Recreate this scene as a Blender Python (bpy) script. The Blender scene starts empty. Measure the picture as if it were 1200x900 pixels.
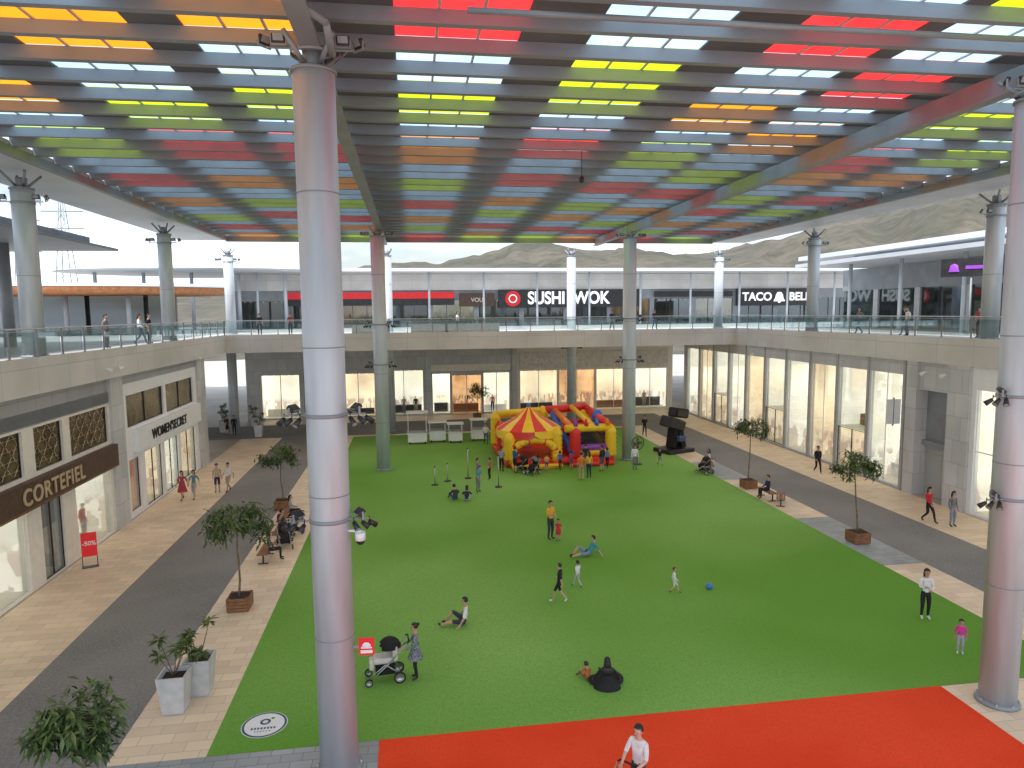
import bpy,bmesh,math,random
from mathutils import Vector,Matrix
random.seed(7)
S=bpy.context.scene; COL=bpy.context.collection
rad=math.radians
# ------------------------------------------------ materials
def newmat(name):
    m=bpy.data.materials.new(name); m.use_nodes=True
    nt=m.node_tree; nt.nodes.clear()
    try: m.cycles.emission_sampling='NONE'
    except Exception: pass
    out=nt.nodes.new('ShaderNodeOutputMaterial'); return m,nt,out
def N(nt,t,**k):
    n=nt.nodes.new(t)
    for a,b in k.items(): setattr(n,a,b)
    return n
def c4(c): return (c[0],c[1],c[2],1)
def M(name,c,rough=.6,metal=0,var=.15,scale=3,bump=0,bscale=40,em=0,stretch=None):
    if name in bpy.data.materials: return bpy.data.materials[name]
    m,nt,out=newmat(name); L=nt.links
    b=N(nt,'ShaderNodeBsdfPrincipled'); L.new(b.outputs[0],out.inputs[0])
    b.inputs['Roughness'].default_value=rough; b.inputs['Metallic'].default_value=metal
    tc=N(nt,'ShaderNodeTexCoord'); no=N(nt,'ShaderNodeTexNoise'); no.inputs['Scale'].default_value=scale; no.inputs['Detail'].default_value=5
    src=tc.outputs['Object']
    if stretch:
        mp=N(nt,'ShaderNodeMapping'); mp.inputs['Scale'].default_value=stretch; L.new(src,mp.inputs[0]); src=mp.outputs[0]
    L.new(src,no.inputs['Vector'])
    r=N(nt,'ShaderNodeValToRGB'); r.color_ramp.elements[0].position=.3; r.color_ramp.elements[1].position=.7
    r.color_ramp.elements[0].color=c4([x*(1-var) for x in c]); r.color_ramp.elements[1].color=c4([min(1,x*(1+var)) for x in c])
    L.new(no.outputs['Fac'],r.inputs[0]); L.new(r.outputs[0],b.inputs['Base Color'])
    if bump:
        n2=N(nt,'ShaderNodeTexNoise'); n2.inputs['Scale'].default_value=bscale; L.new(tc.outputs['Object'],n2.inputs['Vector'])
        bp=N(nt,'ShaderNodeBump'); bp.inputs['Strength'].default_value=bump; bp.inputs['Distance'].default_value=.02
        L.new(n2.outputs['Fac'],bp.inputs['Height']); L.new(bp.outputs[0],b.inputs['Normal'])
    if em:
        L.new(r.outputs[0],b.inputs['Emission Color']); b.inputs['Emission Strength'].default_value=em
    return m
def TILE(name,c1,c2,mortar,w,h,ms=.01,rough=.5,vert=False,big=.12,off=.5):
    m,nt,out=newmat(name); L=nt.links
    b=N(nt,'ShaderNodeBsdfPrincipled'); L.new(b.outputs[0],out.inputs[0]); b.inputs['Roughness'].default_value=rough
    tc=N(nt,'ShaderNodeTexCoord'); br=N(nt,'ShaderNodeTexBrick'); br.offset=off
    src=tc.outputs['Object']
    if vert:
        sx=N(nt,'ShaderNodeSeparateXYZ'); L.new(src,sx.inputs[0]); ad=N(nt,'ShaderNodeMath',operation='ADD'); L.new(sx.outputs[0],ad.inputs[0]); L.new(sx.outputs[1],ad.inputs[1])
        cb=N(nt,'ShaderNodeCombineXYZ'); L.new(ad.outputs[0],cb.inputs[0]); L.new(sx.outputs[2],cb.inputs[1]); src2=cb.outputs[0]
    else: src2=src
    L.new(src2,br.inputs['Vector'])
    br.inputs['Color1'].default_value=c4(c1); br.inputs['Color2'].default_value=c4(c2); br.inputs['Mortar'].default_value=c4(mortar)
    br.inputs['Scale'].default_value=1; br.inputs['Mortar Size'].default_value=ms; br.inputs['Brick Width'].default_value=w; br.inputs['Row Height'].default_value=h; br.inputs['Bias'].default_value=0
    no=N(nt,'ShaderNodeTexNoise'); no.inputs['Scale'].default_value=.35; no.inputs['Detail'].default_value=8; L.new(src,no.inputs['Vector'])
    r=N(nt,'ShaderNodeMapRange'); r.inputs[1].default_value=.3; r.inputs[2].default_value=.7; r.inputs[3].default_value=1-big*1.5; r.inputs[4].default_value=1+big
    L.new(no.outputs['Fac'],r.inputs[0])
    mu=N(nt,'ShaderNodeVectorMath',operation='SCALE'); L.new(br.outputs['Color'],mu.inputs[0]); L.new(r.outputs[0],mu.inputs['Scale']); L.new(mu.outputs[0],b.inputs['Base Color'])
    return m
def GROUND(name,ca,cb_,cc,s1,s2,rough=.9,bump=.5,bs=60):
    m,nt,out=newmat(name); L=nt.links
    b=N(nt,'ShaderNodeBsdfPrincipled'); L.new(b.outputs[0],out.inputs[0]); b.inputs['Roughness'].default_value=rough
    b.inputs['Specular IOR Level'].default_value=.2
    tc=N(nt,'ShaderNodeTexCoord')
    n1=N(nt,'ShaderNodeTexNoise'); n1.inputs['Scale'].default_value=s1; n1.inputs['Detail'].default_value=2.5
    n2=N(nt,'ShaderNodeTexNoise'); n2.inputs['Scale'].default_value=s2; n2.inputs['Detail'].default_value=3
    L.new(tc.outputs['Object'],n1.inputs['Vector']); L.new(tc.outputs['Object'],n2.inputs['Vector'])
    r=N(nt,'ShaderNodeValToRGB'); r.color_ramp.elements[0].position=.38; r.color_ramp.elements[1].position=.64
    r.color_ramp.elements[0].color=c4(ca); r.color_ramp.elements[1].color=c4(cb_)
    L.new(n1.outputs['Fac'],r.inputs[0])
    r2=N(nt,'ShaderNodeMapRange'); r2.inputs[1].default_value=.4; r2.inputs[2].default_value=.75; r2.inputs[3].default_value=0; r2.inputs[4].default_value=.6
    L.new(n2.outputs['Fac'],r2.inputs[0])
    mx=N(nt,'ShaderNodeMix',data_type='RGBA'); L.new(r2.outputs[0],mx.inputs[0]); L.new(r.outputs[0],mx.inputs[6]); mx.inputs[7].default_value=c4(cc)
    L.new(mx.outputs[2],b.inputs['Base Color'])
    n3=N(nt,'ShaderNodeTexNoise'); n3.inputs['Scale'].default_value=bs; L.new(tc.outputs['Object'],n3.inputs['Vector'])
    bp=N(nt,'ShaderNodeBump'); bp.inputs['Strength'].default_value=bump; bp.inputs['Distance'].default_value=.02; L.new(n3.outputs['Fac'],bp.inputs['Height']); L.new(bp.outputs[0],b.inputs['Normal'])
    return m
def TRANS(name,c):
    m,nt,out=newmat(name); L=nt.links
    t=N(nt,'ShaderNodeBsdfTranslucent'); d=N(nt,'ShaderNodeBsdfDiffuse')
    tc=N(nt,'ShaderNodeTexCoord'); no=N(nt,'ShaderNodeTexNoise'); no.inputs['Scale'].default_value=.5; L.new(tc.outputs['Object'],no.inputs['Vector'])
    r=N(nt,'ShaderNodeValToRGB'); r.color_ramp.elements[0].position=.3; r.color_ramp.elements[1].position=.7
    r.color_ramp.elements[0].color=c4([x*.75 for x in c]); r.color_ramp.elements[1].color=c4(c); L.new(no.outputs['Fac'],r.inputs[0])
    L.new(r.outputs[0],t.inputs[0]); d.inputs[0].default_value=c4([x*.5 for x in c])
    mx=N(nt,'ShaderNodeMixShader'); mx.inputs[0].default_value=.08; L.new(t.outputs[0],mx.inputs[1]); L.new(d.outputs[0],mx.inputs[2])
    L.new(mx.outputs[0],out.inputs[0]); return m
def GLASS(name,tint=(.9,.95,.95),refl=.12,rough=.03):
    m,nt,out=newmat(name); L=nt.links
    tp=N(nt,'ShaderNodeBsdfTransparent'); g=N(nt,'ShaderNodeBsdfGlossy'); tp.inputs[0].default_value=c4(tint); g.inputs['Roughness'].default_value=rough
    g.inputs[0].default_value=(.9,.95,1,1)
    lw=N(nt,'ShaderNodeLayerWeight'); lw.inputs[0].default_value=.25
    mr=N(nt,'ShaderNodeMapRange'); mr.inputs[3].default_value=refl; mr.inputs[4].default_value=min(1,refl+.45); L.new(lw.outputs['Fresnel'],mr.inputs[0])
    mx=N(nt,'ShaderNodeMixShader'); L.new(mr.outputs[0],mx.inputs[0]); L.new(tp.outputs[0],mx.inputs[1]); L.new(g.outputs[0],mx.inputs[2]); L.new(mx.outputs[0],out.inputs[0]); return m
def SHOP(name,c1,c2,c3,em=.6,vs=2.4,zt=1.5):
    m,nt,out=newmat(name); L=nt.links
    b=N(nt,'ShaderNodeBsdfPrincipled'); L.new(b.outputs[0],out.inputs[0]); b.inputs['Roughness'].default_value=.7
    tc=N(nt,'ShaderNodeTexCoord'); sx=N(nt,'ShaderNodeSeparateXYZ'); L.new(tc.outputs['Object'],sx.inputs[0])
    ad=N(nt,'ShaderNodeMath',operation='ADD'); L.new(sx.outputs[0],ad.inputs[0]); L.new(sx.outputs[1],ad.inputs[1])
    cb=N(nt,'ShaderNodeCombineXYZ'); L.new(ad.outputs[0],cb.inputs[0]); L.new(sx.outputs[2],cb.inputs[1])
    no=N(nt,'ShaderNodeTexNoise'); no.inputs['Scale'].default_value=.4; no.inputs['Detail'].default_value=3; L.new(cb.outputs[0],no.inputs['Vector'])
    r=N(nt,'ShaderNodeValToRGB'); r.color_ramp.elements[0].position=.36; r.color_ramp.elements[1].position=.62; r.color_ramp.elements[0].color=c4(c2); r.color_ramp.elements[1].color=c4(c1); L.new(no.outputs['Fac'],r.inputs[0])
    mp=N(nt,'ShaderNodeMapping'); mp.inputs['Scale'].default_value=(1.8,.7,1); L.new(cb.outputs[0],mp.inputs[0])
    vo=N(nt,'ShaderNodeTexVoronoi'); vo.inputs['Scale'].default_value=vs; vo.distance='CHEBYCHEV'; L.new(mp.outputs[0],vo.inputs['Vector'])
    sep=N(nt,'ShaderNodeSeparateColor'); L.new(vo.outputs['Color'],sep.inputs[0])
    mr=N(nt,'ShaderNodeMapRange'); mr.inputs[1].default_value=.5; mr.inputs[2].default_value=.58; mr.inputs[4].default_value=.8; L.new(sep.outputs[0],mr.inputs[0])
    mz=N(nt,'ShaderNodeMapRange'); mz.inputs[1].default_value=zt+.4; mz.inputs[2].default_value=zt; L.new(sx.outputs[2],mz.inputs[0])
    mm=N(nt,'ShaderNodeMath',operation='MULTIPLY'); L.new(mr.outputs[0],mm.inputs[0]); L.new(mz.outputs[0],mm.inputs[1])
    it=N(nt,'ShaderNodeMix',data_type='RGBA'); it.inputs[0].default_value=.12; it.inputs[6].default_value=c4(c3); L.new(vo.outputs['Color'],it.inputs[7])
    mx=N(nt,'ShaderNodeMix',data_type='RGBA'); L.new(mm.outputs[0],mx.inputs[0]); L.new(r.outputs[0],mx.inputs[6]); L.new(it.outputs[2],mx.inputs[7])
    L.new(mx.outputs[2],b.inputs['Base Color']); L.new(mx.outputs[2],b.inputs['Emission Color']); b.inputs['Emission Strength'].default_value=em
    return m
# ------------------------------------------------ mesh builder
class MB:
    def __init__(s): s.bm=bmesh.new(); s.mats=[]
    def mi(s,m):
        if m not in s.mats: s.mats.append(m)
        return s.mats.index(m)
    def box(s,x0,x1,y0,y1,z0,z1,m,bev=0,rot=None):
        i=s.mi(m)
        r=bmesh.ops.create_cube(s.bm,size=1); vs=r['verts']
        cx,cy,cz=(x0+x1)/2,(y0+y1)/2,(z0+z1)/2
        for v in vs: v.co=Vector((v.co.x*(x1-x0),v.co.y*(y1-y0),v.co.z*(z1-z0)))
        fs=set(f for v in vs for f in v.link_faces)
        if bev:
            es=list(set(e for v in vs for e in v.link_edges))
            rr=bmesh.ops.bevel(s.bm,geom=es,offset=bev,segments=2,affect='EDGES',profile=.5)
            fs=set(rr['faces'])|set(f for f in fs if f.is_valid); vs=list(set(v for f in fs for v in f.verts))
            for f in fs: f.smooth=True
        for f in fs: f.material_index=i
        for v in vs:
            if rot is not None: v.co=rot@v.co
            v.co+=Vector((cx,cy,cz))
        return s
    def cyl(s,p0,p1,r0,m,r1=None,n=12,cap=True):
        i=s.mi(m); p0=Vector(p0);p1=Vector(p1); r1=r0 if r1 is None else r1
        d=(p1-p0); d.normalize(); a=Vector((0,0,1)) if abs(d.z)<.9 else Vector((1,0,0))
        u=d.cross(a).normalized(); w=d.cross(u)
        A=[s.bm.verts.new(p0+(u*math.cos(t)+w*math.sin(t))*r0) for t in [2*math.pi*k/n for k in range(n)]]
        B=[s.bm.verts.new(p1+(u*math.cos(t)+w*math.sin(t))*r1) for t in [2*math.pi*k/n for k in range(n)]]
        for k in range(n):
            f=s.bm.faces.new((A[k],A[(k+1)%n],B[(k+1)%n],B[k])); f.smooth=True; f.material_index=i
        if cap:
            f=s.bm.faces.new(A[::-1]); f.material_index=i
            f=s.bm.faces.new(B); f.material_index=i
        return s
    def tube(s,pts,r,m,n=8):
        for a,b in zip(pts[:-1],pts[1:]): s.cyl(a,b,r,m,n=n)
        return s
    def quad(s,pts,m):
        f=s.bm.faces.new([s.bm.verts.new(p) for p in pts]); f.material_index=s.mi(m); return s
    def ell(s,c,r,m,u=16,v=10,filt=None):
        i=s.mi(m); q=bmesh.ops.create_uvsphere(s.bm,u_segments=u,v_segments=v,radius=1)
        vs=q['verts']; fs=set(f for w in vs for f in w.link_faces)
        for f in fs: f.smooth=True; f.material_index=i
        if filt:
            kill=[f for f in fs if filt(f.calc_center_median())]
            bmesh.ops.delete(s.bm,geom=kill,context='FACES'); vs=[w for w in vs if w.is_valid]
        for w in vs: w.co=Vector((w.co.x*r[0]+c[0],w.co.y*r[1]+c[1],w.co.z*r[2]+c[2]))
        return s
    def lathe(s,prof,c,m,n=20,sx=1,sy=1):
        i=s.mi(m); rings=[]
        for (r,z) in prof: rings.append([s.bm.verts.new((c[0]+r*sx*math.cos(2*math.pi*k/n),c[1]+r*sy*math.sin(2*math.pi*k/n),c[2]+z)) for k in range(n)])
        for a,b in zip(rings[:-1],rings[1:]):
            for k in range(n):
                f=s.bm.faces.new((a[k],a[(k+1)%n],b[(k+1)%n],b[k])); f.smooth=True; f.material_index=i
        return s
    def mesh(s,name):
        me=bpy.data.meshes.new(name); s.bm.to_mesh(me); s.bm.free()
        for m in s.mats: me.materials.append(m)
        return me
def part(name,mb,parent=None,loc=(0,0,0),rz=0,rot=None):
    me=mb.mesh(name) if isinstance(mb,MB) else mb
    o=bpy.data.objects.new(name,me); COL.objects.link(o); o.location=loc
    o.rotation_euler=rot if rot is not None else (0,0,rz)
    if parent is not None: o.parent=parent
    return o
def thing(name,label,cat,loc=(0,0,0),rz=0,group=None,sc=1):
    o=bpy.data.objects.new(name,None); COL.objects.link(o); o.location=loc; o.rotation_euler=(0,0,rz); o.empty_display_size=.3
    o.scale=(sc,)*3
    o['label']=label; o['category']=cat
    if group: o['group']=group
    return o
def struct(name,mb,**k):
    o=part(name,mb,**k); o['kind']='structure'; return o
def textmesh(body,size,mat,ext=.02,sx=1,space=1,bold=0):
    c=bpy.data.curves.new('lettering','FONT'); c.body=body; c.size=size; c.extrude=ext; c.align_x='CENTER'; c.align_y='CENTER'; c.space_character=space; c.offset=bold
    o=bpy.data.objects.new('tmp',c); COL.objects.link(o); dg=bpy.context.evaluated_depsgraph_get(); dg.update()
    me=bpy.data.meshes.new_from_object(o.evaluated_get(dg)); bpy.data.objects.remove(o)
    for v in me.vertices: v.co.x*=sx
    me.materials.clear(); me.materials.append(mat); return me
def lettering(body,size,mat,parent,loc,rz=0,**k):
    return part('lettering',textmesh(body,size,mat,**k),parent,loc,rot=(rad(90),0,rz))
# ------------------------------------------------ palette
turf=GROUND('artificial_turf',(.14,.34,.04),(.27,.5,.13),(.11,.28,.03),.07,16)  # broad pale patches painted into the green stand in for pools of light
red_c=GROUND('red_carpet_fabric',(.85,.06,.015),(.92,.085,.025),(.72,.04,.01),.3,25,bump=.2)
asph=GROUND('dark_walkway_fabric',(.2,.2,.2),(.25,.245,.24),(.38,.37,.36),.3,14,bump=.3)
beige=TILE('beige_stone_tiles',(.88,.72,.53),(.74,.59,.43),(.58,.47,.37),.8,.4,.01,big=.08)
slate=TILE('slate_tiles',(.3,.33,.35),(.38,.41,.43),(.2,.2,.2),.5,.3,.01)
farground=TILE('pale_paving',(.45,.41,.35),(.4,.36,.31),(.3,.27,.24),1.5,1.5,.01)
concp=TILE('concrete_panels',(.68,.675,.66),(.62,.615,.6),(.44,.43,.42),2.4,1.4,.012,.75,True,.1,0)
greyclad=TILE('grey_cladding',(.42,.43,.44),(.37,.38,.39),(.2,.2,.2),1.2,2.4,.01,.45,True,.08,0)
pillarc=TILE('stone_pillar_cladding',(.6,.61,.62),(.52,.53,.54),(.32,.32,.32),.9,1.2,.01,.6,True,.1)
steel=M('galvanised_steel',(.5,.545,.585),.42,.12,.14,1.0,.04,8,stretch=(3,3,.35))
steelD=M('grey_painted_steel',(.27,.29,.315),.5,.1,.12,1)
purl=M('purlin_grey_paint',(.25,.285,.33),.6,0,.12,.6)
deckm=M('roof_deck_metal',(.12,.135,.155),.7,.0,.2,.8)
white=M('white_paint',(.84,.86,.88),.5,0,.04)
cream=M('cream_stone',(.8,.76,.68),.6,0,.06)
dark=M('black_metal',(.03,.03,.032),.4,.2,.3)
black=M('black_fabric',(.012,.012,.014),.85,0,.3)
rubber=M('black_rubber',(.02,.02,.02),.8)
wood=M('brown_wood',(.26,.12,.05),.6,0,.3,6,.2)
woodD=M('dark_wood_sign',(.085,.045,.028),.5,0,.3,5)
bronze=M('bronze_glass',(.12,.09,.045),.25,.3,.6,2)
glass=GLASS('clear_glass',(.92,.95,.95),.06); glassG=GLASS('green_tinted_glass',(.8,.87,.86),.05); glassD=GLASS('dark_glass',(.4,.45,.45),.1)
warm=SHOP('warm_shop_interior',(1,.87,.64),(.7,.56,.4),(.42,.3,.2),.9)
pale=SHOP('pale_shop_interior',(1,.94,.82),(.8,.74,.62),(.52,.42,.32),.85,1.8)
orangei=SHOP('amber_shop_interior',(.9,.6,.32),(.5,.28,.13),(.2,.1,.06),.9,3)
dim=SHOP('dim_shop_interior',(.22,.2,.17),(.08,.08,.08),(.3,.2,.12),.35)
signred=M('red_sign_plastic',(.65,.015,.02),.4,0,.05,em=.25)
redp=M('red_pvc',(.78,.03,.025),.35,0,.08); yelp=M('yellow_pvc',(.95,.6,.02),.35,0,.08); pinkp=M('pink_pvc',(.65,.07,.28),.35,0,.08); bluep=M('blue_pvc',(.04,.18,.65),.35,0,.08); orap=M('orange_pvc',(.9,.25,.02),.35,0,.08); purp=M('purple_pvc',(.3,.08,.45),.35,0,.08)
whiteem=M('lit_white_letters',(.9,.9,.9),.5,0,.02,em=.6); blackl=M('black_letters',(.01,.01,.01),.5); purple=M('purple_lit_sign',(.25,.05,.45),.4,0,.05,em=.6)
greyl=M('grey_letters',(.8,.78,.72),.5,0,.02)
goldl=M('brushed_gold_letters',(.62,.48,.32),.4,.3,.1)
soil=M('dark_soil',(.04,.028,.02),.9)
concP=M('cast_concrete',(.58,.58,.58),.8,0,.12,4,.2)
bark=M('grey_bark',(.2,.15,.105),.85,0,.3,8,.3)
leafs=[M('leaf_dark',(.03,.065,.018),.5,0,.4,5),M('leaf_mid',(.06,.115,.025),.5,0,.4,5),M('leaf_light',(.12,.17,.045),.5,0,.3,5)]
# ------------------------------------------------ world, sun, camera
SE,SR=58,215
w=bpy.data.worlds.new('World'); S.world=w; w.use_nodes=True; nt=w.node_tree; nt.nodes.clear(); L=nt.links
wo=N(nt,'ShaderNodeOutputWorld'); bg=N(nt,'ShaderNodeBackground'); bg.inputs[1].default_value=.15; L.new(bg.outputs[0],wo.inputs[0])
sk=N(nt,'ShaderNodeTexSky'); sk.sky_type='NISHITA'; sk.sun_disc=False; sk.sun_elevation=rad(SE); sk.sun_rotation=rad(SR); sk.air_density=1.2; sk.dust_density=2
tc=N(nt,'ShaderNodeTexCoord'); mp=N(nt,'ShaderNodeMapping'); mp.inputs['Scale'].default_value=(1,1,3.5); L.new(tc.outputs['Generated'],mp.inputs[0])
no=N(nt,'ShaderNodeTexNoise'); no.inputs['Scale'].default_value=2.6; no.inputs['Detail'].default_value=8; no.inputs['Roughness'].default_value=.55; L.new(mp.outputs[0],no.inputs['Vector'])
mr=N(nt,'ShaderNodeMapRange'); mr.inputs[1].default_value=.38; mr.inputs[2].default_value=.62; mr.inputs[3].default_value=.2; mr.inputs[4].default_value=1; L.new(no.outputs['Fac'],mr.inputs[0])
mx=N(nt,'ShaderNodeMix',data_type='RGBA'); L.new(mr.outputs[0],mx.inputs[0]); L.new(sk.outputs[0],mx.inputs[6]); mx.inputs[7].default_value=(12.4,13.6,15.2,1); L.new(mx.outputs[2],bg.inputs[0])
sd=bpy.data.lights.new('sun','SUN'); sd.energy=5; sd.angle=rad(.5); sd.color=(1,.985,.96); so=bpy.data.objects.new('sun',sd); COL.objects.link(so)
dv=Vector((math.sin(rad(SR))*math.cos(rad(SE)),math.cos(rad(SR))*math.cos(rad(SE)),math.sin(rad(SE)))); so.rotation_euler=dv.to_track_quat('Z','Y').to_euler()
S.view_settings.view_transform='Standard'; S.view_settings.look='None'; S.view_settings.exposure=0
cd=bpy.data.cameras.new('camera'); cam=bpy.data.objects.new('camera',cd); COL.objects.link(cam); S.camera=cam
cd.sensor_width=36; cd.lens=24.3; cd.clip_end=5000; cd.clip_start=.1
p,y,r=rad(5.92),rad(8.25),.010
F0=Vector((math.sin(y)*math.cos(p),math.cos(y)*math.cos(p),-math.sin(p))); R0=Vector((math.cos(y),-math.sin(y),0)); U0=R0.cross(F0)
U=U0*math.cos(r)+R0*math.sin(r); R=R0*math.cos(r)-U0*math.sin(r)
cam.matrix_world=Matrix(((R.x,U.x,-F0.x,0),(R.y,U.y,-F0.y,0),(R.z,U.z,-F0.z,10.3),(0,0,0,1)))
# ------------------------------------------------ ground sheets
def sheet(name,x0,x1,y0,y1,z,m):
    b=MB(); b.quad([(x0,y0,z),(x1,y0,z),(x1,y1,z),(x0,y1,z)],m); return struct(name,b)
sheet('ground',-2500,2500,-500,4000,0,farground)
sheet('pavement',-14.2,27.3,0,70,.004,beige)
sheet('road',-10.9,-7.2,0,59.5,.008,asph); sheet('road',20.4,24.1,0,59.5,.008,asph); sheet('road',-24,24.1,59.5,66.5,.009,asph)
sheet('slate_pavement',-7.2,-1.0,4,16.1,.010,slate)
for a,b_ in [(24.5,31),(39,44)]: sheet('slate_pavement',18.6,20.4,a,b_,.008,slate)
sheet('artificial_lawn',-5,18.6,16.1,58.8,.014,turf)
sheet('red_carpet',-1.0,14.1,2,16.1,.016,red_c)
def lerp(t,x):
    if x<=t[0][0]: return t[0][1]
    for (a,b_),(c,d) in zip(t[:-1],t[1:]):
        if x<=c: return b_+(d-b_)*(x-a)/(c-a)
    return t[-1][1]
ridge=[(-400,345),(0,343),(150,340),(250,338),(340,328),(420,317),(470,309),(520,312),(560,303),(600,293),(640,291),(690,298),(740,295),(780,302),(830,299),(880,289),(940,276),(1000,260),(1100,240),(1180,226),(1400,205),(1900,210)]
from mathutils import noise
hillm=GROUND('dry_scrub_hillside',(.135,.115,.09),(.08,.078,.058),(.03,.038,.024),.03,.16,bump=.6,bs=.6)
b=MB(); i0=b.mi(hillm); rows=[]
rs=[160,190,220,250,280,310,340,370,400,430,460,490,520,545,570,600,640,700,800,1000]
for rr in rs:
    row=[]
    for k in range(0,341):
        uu=-500+k*7; az=math.atan((uu-600)/810)+y
        el=((371-.01*uu)-lerp(ridge,uu))/810*math.cos(az-y)
        H=el*600+10
        t=(rr-160)/440
        s=math.sin(min(t,1)*math.pi/2)**1.4 if t<=1 else max(0,1-(t-1)*1.1)
        n=(abs(noise.noise(Vector((rr*.008,k*.05,3))))-.25)*.8+noise.noise(Vector((rr*.03,k*.2,9)))*.22
        z=H*s*(1+n*(1-t if t<1 else .2))+noise.noise(Vector((k*.35,rr*.02,1)))*2.2*s+noise.noise(Vector((k*.9,rr*.05,4)))*.9*s
        row.append(b.bm.verts.new((rr*math.sin(az),rr*math.cos(az),z-.5)))
    rows.append(row)
for a,c in zip(rows[:-1],rows[1:]):
    for k in range(340):
        f=b.bm.faces.new((a[k],a[k+1],c[k+1],c[k])); f.smooth=True; f.material_index=i0
struct('hill_terrain',b)
# ------------------------------------------------ central canopy roof
canopy=thing('canopy_roof','large grey steel canopy with coloured translucent skylight panels over the courtyard','roof')
colm={'R':TRANS('red_skylight',(.85,.035,.035)),'O':TRANS('orange_skylight',(.9,.28,.015)),'L':TRANS('lime_skylight',(.5,.68,.015)),'B':TRANS('clear_blue_skylight',(.44,.62,.72))}
ribs=[(-12.7,'BRRBBOOBBLLBBRRBBOOBBLLBRRBOOB'),(-8.6,'BBOOBBLLBRRBBOOBBLLBRRBBOOBLLB'),(-4.7,'BOOBBLLBBRRBBOOBBLLBBRRBOOBLLB'),(-.2,'BRRBBLLBBOOBBLLBBRRBBOOBLLBRRO'),(4.2,'BBBLLLBBRRBBRRBBOOBLLBBRRBOOLL'),(8.6,'BRRBBOOBBLLBBRRBBLLBOOBBRRBLLB'),(12.0,'LBBRRBBOOBBLLBRRBBOOBBLLBRRBOO'),(17.0,'BRRBBLLBBRROOBBLLBRRBBOOBLLBRR'),(21.2,'OOBBRRBBLLBOOBBRRBLLBBOOBRRBLL')]
PW=2.8; Y0=9.0; ZR=16.5; YE=55.5
wid={-4.7:2.6,12.0:2.7}
dk=MB(); prev=-13.6
for x0,_ in ribs:
    dk.box(prev,x0,0,YE,ZR,ZR+.08,deckm); prev=x0+wid.get(x0,PW)
dk.box(prev,25.0,0,YE,ZR,ZR+.08,deckm)
for x0,_ in ribs: dk.box(x0,x0+wid.get(x0,PW),0,Y0,ZR,ZR+.08,deckm)
part('roof_deck',dk,canopy)
fr=M('skylight_frame',(.5,.52,.55),.5)
for x0,s in ribs:
    s='BB'+s; wd=wid.get(x0,PW); i=0
    while i<len(s):
        j=i
        while j<len(s) and s[j]==s[i]: j+=1
        ya=Y0+1.5*i; yb=min(Y0+1.5*j,YE)
        if ya<YE:
            q=MB(); m=colm[s[i]]
            q.quad([(x0,ya,ZR+.04),(x0+wd,ya,ZR+.04),(x0+wd,yb,ZR+.04),(x0,yb,ZR+.04)],m)
            for k in (1,2): q.box(x0+wd*k/3-.03,x0+wd*k/3+.03,ya,yb,ZR-.0,ZR+.035,fr)
            part('skylight_panel',q,canopy)
        i=j
for k in range(37):
    yy=1.5*k
    q=MB(); q.box(-13.6,25,yy-.1,yy+.1,ZR-.3,ZR-.005,purl)
    part('purlin',q,canopy)
for x in (-1.85,15.0):
    q=MB(); q.box(x-.06,x+.06,0,YE,ZR-.85,ZR-.31,steelD); q.box(x-.2,x+.2,0,YE,ZR-.9,ZR-.852,steelD); part('girder',q,canopy)
for yy in (55.4,):
    q=MB(); q.box(-13.6,25,yy-.07,yy+.07,ZR-.7,ZR-.31,purl); part('cross_girder',q,canopy)
q=MB()
sof=M('light_soffit_panels',(.6,.63,.67),.5,.0,.08,.5)
q.box(-17.2,-13.6,0,YE+1,ZR-.5,ZR-.1,sof); q.box(25,28.4,0,YE+1,ZR-.5,ZR-.1,sof); q.box(-13.6,25,YE,YE+1,ZR-.5,ZR-.1,sof)
part('soffit_border',q,canopy)
for x in (-13.6,25.0):
    q=MB(); q.box(x-.12,x+.12,0,YE,ZR-.62,ZR-.3,steelD); part('edge_beam',q,canopy)
q=MB(); q.tube([(1.2,13.6,15.95),(13.8,13.6,15.95),(13.8,13.6,15.6)],.06,steelD,10); q.tube([(-12,13.2,16.0),(-2.2,13.2,16.0),(-1.4,13.6,15.6),(-1.4,14.6,15.4)],.07,steelD,10); part('drain_pipe',q,canopy)
q=MB(); q.cyl((6.5,26,16.3),(6.5,26,15.3),.015,dark); q.ell((6.5,26,15.25),(.1,.1,.14),dark,8,6); part('pendant_speaker',q,canopy)
# ------------------------------------------------ columns
whiteg=M('floodlight_lens',(.3,.32,.35),.2,0,.05)
def floodlight(par,x,y_,z,az,tilt=-.5):
    e=MB(); rt=Matrix.Rotation(tilt,3,'X')
    e.box(-.13,.13,-.05,.05,-.09,.09,dark,.02,rt); e.box(-.1,.1,.051,.058,-.065,.065,whiteg,0,rt)
    e.box(-.155,-.135,-.02,.02,-.13,.03,steelD); e.box(.135,.155,-.02,.02,-.13,.03,steelD); e.box(-.155,.155,-.02,.02,-.15,-.13,steelD)
    part('floodlight',e,par,(x,y_,z),az)
def spot(par,x,y_,z,dx,dy):
    e=MB(); d=Vector((dx,dy,-.75)).normalized()*.2; e.cyl((0,0,0),tuple(d),.045,dark,.07,12); e.cyl((0,0,.0),(0,0,.12),.012,dark,n=6); e.cyl(tuple(d*1.001),tuple(d*1.03),.058,whiteg,n=12)
    part('spotlight',e,par,(x,y_,z))
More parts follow.
